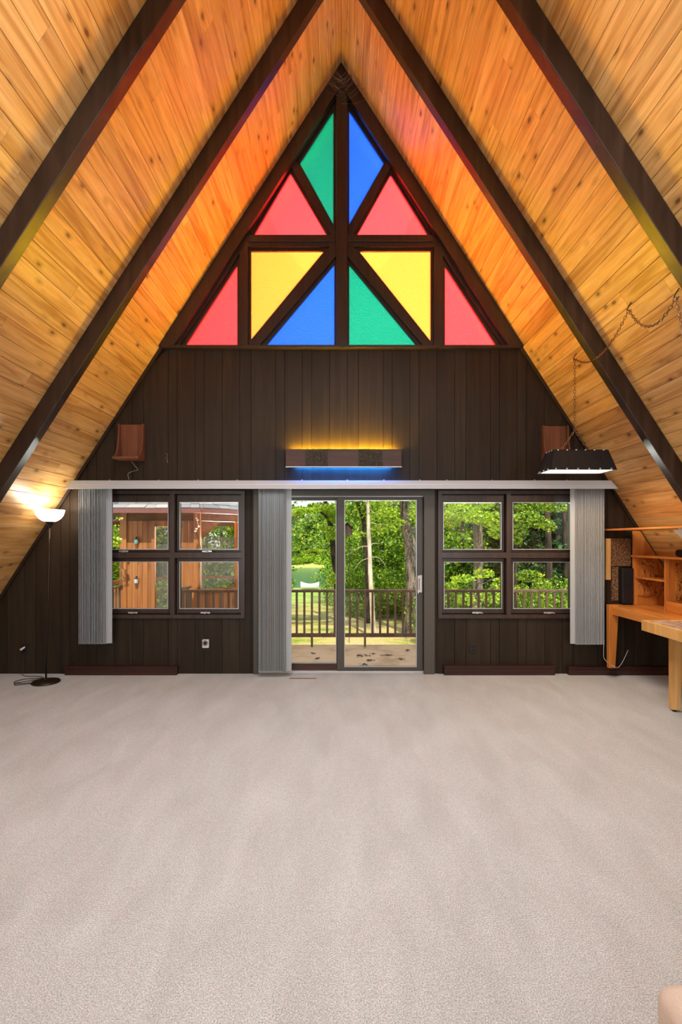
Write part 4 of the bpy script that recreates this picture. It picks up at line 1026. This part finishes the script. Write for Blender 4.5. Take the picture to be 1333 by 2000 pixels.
# ------------------------------------------------------------------ plants
def leaf_mesh(name, blobs, n, size, seed, material, droop=0.0, shell=0.55):
    """n small folded leaves scattered in ellipsoid clumps (x,y,z,rx,ry,rz)"""
    r = np.random.default_rng(seed); b = np.array(blobs, float)
    vol = (b[:, 3]*b[:, 4]*b[:, 5])**(2/3); idx = r.choice(len(b), n, p=vol/vol.sum())
    d = r.normal(size=(n, 3)); d /= np.linalg.norm(d, axis=1, keepdims=True)
    rad = r.uniform(shell, 1.0, (n, 1))**0.7
    p = b[idx, :3]+d*rad*b[idx, 3:6]
    a = r.normal(size=(n, 3)); a[:, 2] = a[:, 2]*0.6-droop; a /= np.linalg.norm(a, axis=1, keepdims=True)
    c = np.cross(a, r.normal(size=(n, 3))); c /= np.linalg.norm(c, axis=1, keepdims=True)+1e-9
    s = size*r.uniform(0.6, 1.35, (n, 1))
    nn = np.cross(a, c)
    v0 = p-a*s*0.5; v1 = p+c*s*0.30+nn*s*0.08; v2 = p+a*s*0.5; v3 = p-c*s*0.30+nn*s*0.08
    V_ = np.stack([v0, v1, v2, v3], 1).reshape(-1, 3).astype(np.float32)
    me = bpy.data.meshes.new(name); me.vertices.add(4*n); me.vertices.foreach_set('co', V_.ravel())
    me.loops.add(4*n); me.loops.foreach_set('vertex_index', np.arange(4*n, dtype=np.int32))
    me.polygons.add(n); me.polygons.foreach_set('loop_start', np.arange(0, 4*n, 4, dtype=np.int32)); 
    me.update(calc_edges=True); me.materials.append(material); return me
def clumps(seed, n, R, zc, rz, rb):
    r = random.Random(seed); out = []
    for _ in range(n):
        th = r.uniform(0, 2*PI); ph = r.uniform(-1, 1); rr = R*r.uniform(0.35, 1.0)
        k = math.sqrt(1-ph*ph*0.8); q = rb*r.uniform(0.6, 1.3)
        out.append((rr*k*math.cos(th), rr*k*math.sin(th), zc+rz*ph*r.uniform(0.5, 1), q, q, q*0.7))
    return out
def trunk_mesh(name, material, H, r0, seed, lean=(0, 0), branches=6, z0=0.3, br=0.3, blen=1.6):
    r = random.Random(seed); mb = MB(); n = 9; pts = []
    for k in range(n):
        u = k/(n-1); pts.append((lean[0]*u+r.uniform(-.04, .04)*H*0.12*(u > 0), lean[1]*u+r.uniform(-.04, .04)*H*0.1*(u > 0), H*u))
    rad = [r0*(1.25 if k == 0 else 1)*(1-0.72*k/(n-1)) for k in range(n)]
    mb.tube(smoothpts(pts, 3), [rad[min(n-1, i//3)]*(1-(i % 3)/3)+rad[min(n-1, i//3+1)]*((i % 3)/3) for i in range((n-1)*3+1)], 10)
    for _ in range(branches):
        k = r.randint(int(n*z0), n-2); p = Vector(pts[k]); a = r.uniform(0, 2*PI); l = blen*r.uniform(0.6, 1.2)
        q = p+Vector((math.cos(a)*l*0.5, math.sin(a)*l*0.5, l*0.3)); e = p+Vector((math.cos(a)*l, math.sin(a)*l, l*r.uniform(0.2, 0.7)))
        mb.tube([p, q, e], [rad[k]*br*1.3, rad[k]*br, rad[k]*br*0.3], 6)
    me_o = mb.build(name, material, smooth=True); me = me_o.data; bpy.data.objects.remove(me_o); return me
BL = {}
BL['tall'] = [leaf_mesh(f'tall_crown_{s}', clumps(s, 26, 1.9, 4.3, 2.6, 0.75), 4200, 0.17, s, M['leaf']) for s in (1, 2, 3)]
BL['mid'] = [leaf_mesh(f'full_crown_{s}', clumps(s, 30, 2.0, 3.0, 3.1, 0.8), 7500, 0.135, s, M['leaf']) for s in (11, 12, 13)]
BL['dark'] = [leaf_mesh(f'dark_crown_{s}', [(0.0+math.cos(k*2.4)*1.3*(1-k/34), math.sin(k*2.4)*1.3*(1-k/34), 0.5+k*0.20, 0.75*(1-k/45), 0.75*(1-k/45), 0.22) for k in range(30)], 7000, 0.12, s, M['leafd'], 0.5) for s in (21, 22)]
BL['far'] = [leaf_mesh(f'far_crown_{s}', clumps(s, 40, 3.0, 3.9, 4.2, 1.1), 5200, 0.42, s, M['leaff']) for s in (31, 32, 33)]
BL['shrub'] = [leaf_mesh(f'shrub_leaves_{s}', clumps(s, 16, 0.9, 0.75, 0.6, 0.45), 3600, 0.078, s, M['leaf']) for s in (41, 42, 43)]
BL['shrubf'] = [leaf_mesh(f'bank_leaves_{s}', clumps(s, 16, 1.8, 0.7, 0.6, 0.7), 900, 0.34, s, M['leafy']) for s in (51, 52)]
TR = {'tall': [trunk_mesh('trunk_a', M['bark'], 6.4, 0.15, 1, (0.3, 0)), trunk_mesh('trunk_b', M['barkdark'], 6.6, 0.13, 2, (-0.4, 0.2))],
      'mid': [trunk_mesh('trunk_c', M['barkdark'], 5.6, 0.12, 3, (0.2, 0)), trunk_mesh('trunk_d', M['bark'], 5.6, 0.10, 4, (-0.2, 0))],
      'dark': [trunk_mesh('trunk_e', M['barkdark'], 6.3, 0.14, 5)],
      'far': [trunk_mesh('trunk_f', M['birch'], 8.2, 0.13, 6, (0.5, 0), 8, 0.2), trunk_mesh('trunk_g', M['bark'], 8.0, 0.16, 7, (-0.3, 0), 6, 0.2)]}
def plant(kind, name, loc, sc_, rz, label, cat, group, i, trunk=True, zs=1.0):
    r = empty(name, loc, label, cat, group); r.rotation_euler.z = rz; r.scale = (sc_, sc_, sc_*zs)
    o = bpy.data.objects.new('foliage', BL[kind][i % len(BL[kind])]); C.objects.link(o); o.parent = r
    if trunk and kind in TR:
        o = bpy.data.objects.new('trunk', TR[kind][i % len(TR[kind])]); C.objects.link(o); o.parent = r
    return r
def gp(px, d): return ((px-667)*d/F, d, gz(d)-0.05)
R_ = random.Random(77)
# woods on the far shore, seen over the lake
for i in range(30):
    px = 470+i*9.5+R_.uniform(-5, 5); d = R_.choice([78, 82, 87, 92, 97]); s_ = R_.uniform(0.95, 1.25)
    if 585 < px < 640: s_ *= 0.82
    plant('far', 'tree', ((px-667)*d/F, d, gz(d)-0.2), s_, R_.uniform(0, 6), 'leafy pale green tree in the woods on the far shore of the lake', 'tree', 'trees on the far shore', i)
for i in range(16):
    px = 540+i*8.5+R_.uniform(-3, 3); d = R_.uniform(74.5, 77)
    plant('shrubf', 'shrub', ((px-667)*d/F, d, gz(d)-0.1), R_.uniform(0.6, 0.95), R_.uniform(0, 6), 'low yellow-green bush on the far bank of the lake', 'bush', 'bushes on the far bank', i)
# woods behind the deck, right of the lake view
spots = [(684, 27), (700, 33), (716, 24), (733, 30), (748, 22), (764, 27), (779, 33), (795, 24), (812, 30), (828, 22), (690, 38), (742, 40), (800, 39)]
for i, (px, d) in enumerate(spots):
    plant('mid', 'tree', gp(px, d), R_.uniform(0.95, 1.2), R_.uniform(0, 6), 'bushy green tree in the woods seen through the right door panel', 'tree', 'trees seen through the door', i)
spots = [(865, 19), (885, 24), (905, 17), (928, 21), (952, 18), (975, 23), (850, 28), (1150, 22)]
for i, (px, d) in enumerate(spots):
    plant('mid', 'tree', gp(px, d), R_.uniform(0.85, 1.05), R_.uniform(0, 6), 'bushy green tree in the woods seen through the right window', 'tree', 'leafy trees seen through the right window', i)
spots = [(1000, 16), (1022, 19), (1045, 15.5), (1068, 18), (1090, 16), (1115, 19), (985, 21), (1135, 16), (910, 27), (1060, 25)]
for i, (px, d) in enumerate(spots):
    plant('dark', 'conifer_tree', gp(px, d), R_.uniform(0.95, 1.2), R_.uniform(0, 6), 'dark green conifer in the woods seen through the right window', 'tree', 'conifers seen through the right window', i)
spots = [(205, 19), (240, 16.5), (280, 19), (320, 16.5), (360, 20), (400, 16), (440, 18), (480, 17), (180, 16), (505, 22)]
for i, (px, d) in enumerate(spots):
    plant('mid', 'tree', gp(px, d), R_.uniform(0.85, 1.0), R_.uniform(0, 6), 'green tree standing behind the gazebo', 'tree', 'trees behind the gazebo', i)
# undergrowth
spots = [(686, 22), (700, 20), (716, 23), (740, 19.5), (752, 21), (766, 19), (778, 21.5), (790, 20), (822, 18), (674, 24), (728, 24)]
for i, (px, d) in enumerate(spots):
    plant('shrub', 'shrub', gp(px, d), R_.uniform(0.8, 1.15), R_.uniform(0, 6), 'round green bush at the edge of the lawn, seen through the right door panel', 'bush', 'bushes at the lawn edge', i, zs=1.3)
spots = [(872, 13), (895, 14), (915, 12.5), (955, 13.5), (980, 12.5), (1012, 13), (1040, 12.5), (1070, 13), (1100, 12.5)]
for i, (px, d) in enumerate(spots):
    plant('shrub', 'shrub', gp(px, d), R_.uniform(0.7, 0.95), R_.uniform(0, 6), 'green bush close behind the railing, seen through the right window', 'bush', 'bushes behind the right railing', i, zs=1.5)
# individual trees
def custom(name, lab, pts, rad, material, blobs, n, size, seed, lm, twigs=(), group=None, cat='tree'):
    pts = [Vector(p) for p in pts]
    r = empty(name, tuple(pts[0]), lab, cat, group)
    mb = MB(); sp_ = smoothpts(pts, 5); rr = []
    for i in range(len(sp_)):
        u = i/(len(sp_)-1)*(len(rad)-1); k = min(int(u), len(rad)-2); rr.append(rad[k]*(1-u+k)+rad[k+1]*(u-k))
    mb.tube(sp_, rr, 16); tr = mb.build('trunk', material, r, smooth=True)
    for tw in twigs:
        MB().tube(smoothpts(tw[1:], 4), [tw[0]*(1-0.8*i/((len(tw)-2)*4)) for i in range((len(tw)-2)*4+1)], 7).build('branch', material, r, smooth=True)
    if blobs:
        b2 = [(b[0]-pts[0].x, b[1]-pts[0].y, b[2]-pts[0].z, *b[3:]) for b in blobs]
        o = bpy.data.objects.new('foliage', leaf_mesh('foliage', b2, n, size, seed, lm, 0.4)); C.objects.link(o); o.parent = r
    return r
D = 14.6
def ab(px, py, d, *rr): p = at(px, py, d); return (p.x, p.y, p.z, *rr)
g0 = at(806, 1243, D); g0.z = gz(D)-0.05
custom('maple_tree', 'big rough grey tree trunk at the right edge of the door view', [g0, at(806, 1200, D), at(806, 1150, D), at(805, 1100, D), at(801, 1060, D), at(793, 1020, D), at(791, 977, D), at(795, 900, D), at(800, 790, D), at(805, 680, D)],
       [0.27, 0.215, 0.195, 0.19, 0.175, 0.155, 0.14, 0.12, 0.08, 0.04], M['bark'],
       [ab(760, 1000, 13.8, 0.35, 0.4, 0.16), ab(740, 985, 14.2, 0.4, 0.4, 0.15), ab(775, 1020, 14, 0.3, 0.3, 0.12), ab(750, 1030, 14.5, 0.35, 0.4, 0.12), ab(830, 1000, 14, 0.5, 0.5, 0.4), ab(765, 960, 14, 0.7, 0.6, 0.3), ab(800, 900, 14.5, 1.3, 1, 0.6), ab(740, 900, 15, 1.0, 1, 0.5), ab(850, 860, 15, 1.1, 1, 0.7)], 6000, 0.085, 61, M['leafy'],
       [(0.06, at(800, 1060, D), at(812, 1030, D+0.3), at(822, 1000, D+0.5), at(826, 940, D+0.6)), (0.035, at(791, 1000, D), at(775, 985, D), at(750, 990, D-0.2), at(735, 978, D-0.2))])
D = 14.1; g0 = at(733, 1250, D); g0.z = gz(D)-0.05
custom('birch_tree', 'slim pale trunk standing in the middle of the right door panel', [g0, at(729, 1210, D), at(727, 1170, D), at(724, 1120, D), at(723, 1080, D), at(721, 1040, D), at(720, 1000, D), at(718, 970, D), at(716, 900, D), at(714, 820, D)],
       [0.10, 0.075, 0.072, 0.066, 0.06, 0.055, 0.05, 0.045, 0.035, 0.02], M['birch'], [ab(700, 1045, 14, 0.25, 0.3, 0.10), ab(735, 1010, 14.3, 0.3, 0.3, 0.15), ab(715, 900, 14.2, 1.0, 0.9, 0.6), ab(690, 930, 14.4, 0.7, 0.7, 0.4)], 2400, 0.08, 62, M['leafy'],
       [(0.014, at(721, 1067, D), at(705, 1068, D), at(690, 1078, D), at(676, 1083, D)), (0.012, at(722, 1090, D), at(706, 1096, D), at(694, 1110, D)), (0.012, at(722, 1088, D), at(738, 1089, D), at(748, 1096, D), at(756, 1112, D)), (0.013, at(720, 1020, D), at(735, 1023, D), at(750, 1025, D), at(762, 1023, D)), (0.012, at(719, 990, D), at(730, 1000, D), at(745, 1010, D)), (0.02, at(722, 1075, D), at(728, 1062, D), at(742, 1062, D-0.1))])
D = 17.5
custom('oak_tree', 'dark crooked tree close behind the pale slim trunk', [(*at(719, 1200, D)[:2], gz(D)), at(718, 1120, D), at(716, 1090, D), at(712, 1050, D), at(711, 1020, D), at(706, 1002, D), at(700, 985, D), at(690, 960, D), at(680, 920, D)],
       [0.09, 0.08, 0.08, 0.075, 0.075, 0.07, 0.06, 0.05, 0.04], M['barkdark'], [ab(700, 1000, D, 0.5, 0.5, 0.3), ab(690, 950, D, 1.0, 0.9, 0.6), ab(720, 985, D, 0.5, 0.5, 0.3)], 1500, 0.12, 63, M['leaf'],
       [(0.05, at(712, 1008, D), at(719, 1000, D), at(723, 985, D), at(726, 960, D)), (0.03, at(712, 1060, D), at(705, 1045, D), at(704, 1020, D))])
D = 18.0
custom('oak_tree', 'dark leaning tree beside the centre post of the door', [(*at(664, 1200, D)[:2], gz(D)), at(660, 1150, D), at(656, 1110, D), at(652, 1080, D), at(650, 1055, D), at(647, 1030, D), at(642, 1005, D), at(636, 980, D), at(630, 930, D)],
       [0.15, 0.13, 0.11, 0.105, 0.10, 0.10, 0.095, 0.08, 0.05], M['barkdark'],
       [ab(600, 997, 15, 0.45, 0.4, 0.10), ab(575, 1002, 15, 0.3, 0.3, 0.10), ab(625, 990, 16, 0.45, 0.4, 0.14), ab(645, 1000, 17, 0.35, 0.4, 0.2), ab(650, 1045, 17, 0.22, 0.3, 0.16), ab(620, 1075, 16, 0.3, 0.3, 0.05), ab(600, 1078, 16, 0.22, 0.3, 0.05), ab(650, 1130, 17, 0.12, 0.2, 0.25), ab(640, 1032, 17, 0.28, 0.3, 0.08), ab(655, 1010, 17, 0.3, 0.3, 0.2), ab(600, 940, 16, 1.0, 0.9, 0.3), ab(590, 975, 15.5, 0.35, 0.3, 0.08), ab(640, 960, 16, 0.6, 0.6, 0.25)], 6000, 0.095, 64, M['leafy'],
       [(0.05, at(647, 1025, D), at(640, 1012, D-1), at(625, 1000, D-1.6), at(595, 1000, D-2.4), at(570, 1004, D-3)), (0.03, at(650, 1060, D), at(640, 1070, D-1), at(622, 1077, D-2), at(598, 1081, D-2.2)), (0.03, at(645, 1015, D), at(655, 1000, D-0.5), at(660, 975, D-0.8))])
D = 12.2
custom('maple_tree', 'thick grey trunk with yellow-green leaves around it, in the right window', [(*at(934, 1210, D)[:2], gz(D)), at(934, 1150, D), at(935, 1100, D), at(935, 1060, D), at(933, 1000, D), at(931, 930, D), at(928, 850, D)],
       [0.15, 0.125, 0.12, 0.115, 0.11, 0.09, 0.05], M['bark'],
       [ab(905, 1000, 11.2, 0.45, 0.4, 0.16), ab(930, 1010, 11, 0.4, 0.3, 0.16), ab(960, 1015, 11.3, 0.35, 0.3, 0.2), ab(880, 1015, 11.4, 0.3, 0.3, 0.2), ab(920, 985, 11.5, 0.6, 0.4, 0.12), ab(970, 1040, 11.8, 0.2, 0.3, 0.15), ab(905, 1130, 10.6, 0.28, 0.3, 0.09), ab(945, 1120, 10.8, 0.25, 0.3, 0.10), ab(885, 1145, 10.8, 0.14, 0.2, 0.10), ab(960, 1165, 10.4, 0.25, 0.25, 0.14), ab(910, 1170, 10.4, 0.2, 0.2, 0.12), ab(975, 1140, 11, 0.15, 0.2, 0.15), ab(930, 930, 12, 1.2, 1, 0.5)], 6500, 0.070, 65, M['leafy'],
       [(0.012, at(962, 1130, 10.8), at(945, 1140, 10.7), at(925, 1138, 10.7), at(912, 1144, 10.6), at(905, 1135, 10.6)), (0.012, at(912, 1144, 10.6), at(914, 1155, 10.6))])
D = 11.0
custom('maple_sapling', 'young maple with drooping fresh green leaves in the upper right panes', [(*at(1010, 1215, D)[:2], gz(D)), at(1008, 1100, D), at(1012, 1050, D), at(1020, 1000, D), at(1030, 930, D)],
       [0.035, 0.03, 0.028, 0.02, 0.01], M['barkdark'],
       [ab(1030, 1010, 10.6, 0.35, 0.3, 0.13), ab(1055, 1022, 10.6, 0.30, 0.3, 0.12), ab(1015, 1035, 10.8, 0.2, 0.3, 0.16), ab(1012, 1055, 10.8, 0.12, 0.2, 0.1), ab(1040, 990, 11, 0.45, 0.4, 0.12), ab(1090, 990, 11, 0.4, 0.4, 0.12), ab(1075, 1030, 11, 0.15, 0.2, 0.10), ab(1035, 1125, 10.6, 0.3, 0.3, 0.14), ab(1060, 1140, 10.6, 0.2, 0.2, 0.12), ab(1020, 1150, 10.6, 0.15, 0.2, 0.1), ab(1060, 950, 11, 0.8, 0.6, 0.3)], 5000, 0.062, 66, M['leaf'], [(0.012, at(1010, 1060, D), at(1035, 1030, D-.3), at(1060, 1020, D-.4))])
D = 8.0
custom('maple_sapling', 'thin branch with bright leaves at the left edge of the left window', [(*at(196, 1215, D)[:2], gz(D)), at(198, 1100, D), at(204, 1040, D), at(215, 1022, D), at(228, 1014, D)],
       [0.02, 0.016, 0.010, 0.007, 0.004], M['bark'], [ab(216, 1035, D, 0.07, 0.1, 0.06), ab(214, 1050, D, 0.06, 0.1, 0.08), ab(228, 1056, D, 0.08, 0.1, 0.07), ab(218, 1062, D, 0.08, 0.1, 0.05), ab(233, 1013, D, 0.04, 0.05, 0.02)], 130, 0.07, 67, M['leafy'])
for px, d, w_ in ((1070, 14, 0.10), (1042, 20, 0.16), (1103, 14.5, 0.08), (1052, 15, 0.05)):
    b = at(px, 1200, d)
    tag(MB().tube([(b.x, b.y, gz(d)), (b.x+0.05, b.y, 1.0), (b.x-0.03, b.y, 3.0), (b.x, b.y, 5.0)], [w_, w_*0.9, w_*0.8, w_*0.5], 10).build('bare_tree', M['barkdark'], smooth=True), 'straight dark tree trunk among the conifers in the right window', 'tree', 'bare trunks in the right window')
# birdhouse on a pole
D = 13.0; b = at(679, 1050, D)
bh = empty('birdhouse', (b.x, b.y, gz(D)), 'dark wooden birdhouse on a thin pole beside the door post', 'birdhouse')
MB().tube([(b.x+0.05, b.y, gz(D)), (b.x+0.05, b.y, b.z+0.02)], 0.009, 8).build('pole', M['barkdark'], bh)
mb = MB(); x_, z_ = b.x, b.z+0.06; mb.slab([(x_-0.13, z_), (x_+0.13, z_), (x_+0.13, z_+0.20), (x_, z_+0.33), (x_-0.13, z_+0.20)], [], b.y-0.12, b.y+0.12); mb.build('house_body', M['barkdark'], bh)
mb = MB()
for s_ in (-1, 1): mb.add([(x_, b.y-0.16, z_+0.35), (x_+s_*0.19, b.y-0.16, z_+0.16), (x_+s_*0.19, b.y+0.16, z_+0.16), (x_, b.y+0.16, z_+0.35), (x_, b.y-0.16, z_+0.33), (x_+s_*0.18, b.y-0.16, z_+0.145), (x_+s_*0.18, b.y+0.16, z_+0.145), (x_, b.y+0.16, z_+0.33)], [(0, 1, 2, 3), (7, 6, 5, 4), (0, 4, 5, 1), (1, 5, 6, 2), (2, 6, 7, 3), (3, 7, 4, 0)])
mb.build('roof', M['rafter'], bh)
# white boat at the near shore
D = 39.5; b = at(606, 1148, D); zb0 = gz(D)-0.02
bt = empty('rowing_boat', (b.x, b.y, zb0), 'small white boat lying on the near shore of the lake', 'boat')
mb = MB(); n = 9; vs = []; fs = []
for k in range(n):
    u = k/(n-1)*2-1; w_ = 0.40*(1-abs(u)**2.2)+0.03; h_ = 0.42+0.22*abs(u)**2; x_ = b.x+u*0.75
    for yy, zz in ((-w_, h_), (-w_*0.75, 0.08), (0, 0.0), (w_*0.75, 0.08), (w_, h_), (w_*0.8, h_-0.02), (0, 0.12), (-w_*0.8, h_-0.02)): vs.append((x_, b.y+yy, zb0+zz))
for k in range(n-1):
    for j in range(8): fs.append((k*8+j, k*8+(j+1) % 8, (k+1)*8+(j+1) % 8, (k+1)*8+j))
mb.add(vs, fs+[tuple(range(8)), tuple(range((n-1)*8, n*8))[::-1]]).build('hull', plain('white_hull', (0.8, 0.76, 0.72), 0.4), bt, smooth=True)
MB().box(b.x-0.14, b.x+0.14, b.y-0.3, b.y+0.3, zb0+0.30, zb0+0.33).build('bench', M['white'], bt)
cw = MB(); rc_ = random.Random(21)
for k in range(30):
    a = Vector((rc_.gauss(0, 0.03), 5.50+rc_.uniform(-0.06, 0.02), 6.66-abs(rc_.gauss(0, 0.10)))); sgn = rc_.choice((-1, 1)); zz = min(6.74, a.z+rc_.uniform(0.02, 0.12)); b_ = Vector((sgn*(APEX-zz)*SL*0.90, a.y-rc_.uniform(0.0, 0.16), zz))
    cw.tube([a, a.lerp(b_, 0.5)-Vector((0, 0, rc_.uniform(0, 0.03))), b_], 0.0009, 4)
tag(cw.build('cobweb', M['cobweb'], fix=False), 'dusty grey cobwebs in the peak above the coloured window', 'cobweb', kind='stuff')
for o in list(bpy.data.objects):
    if '_w' in o: del o['_w']
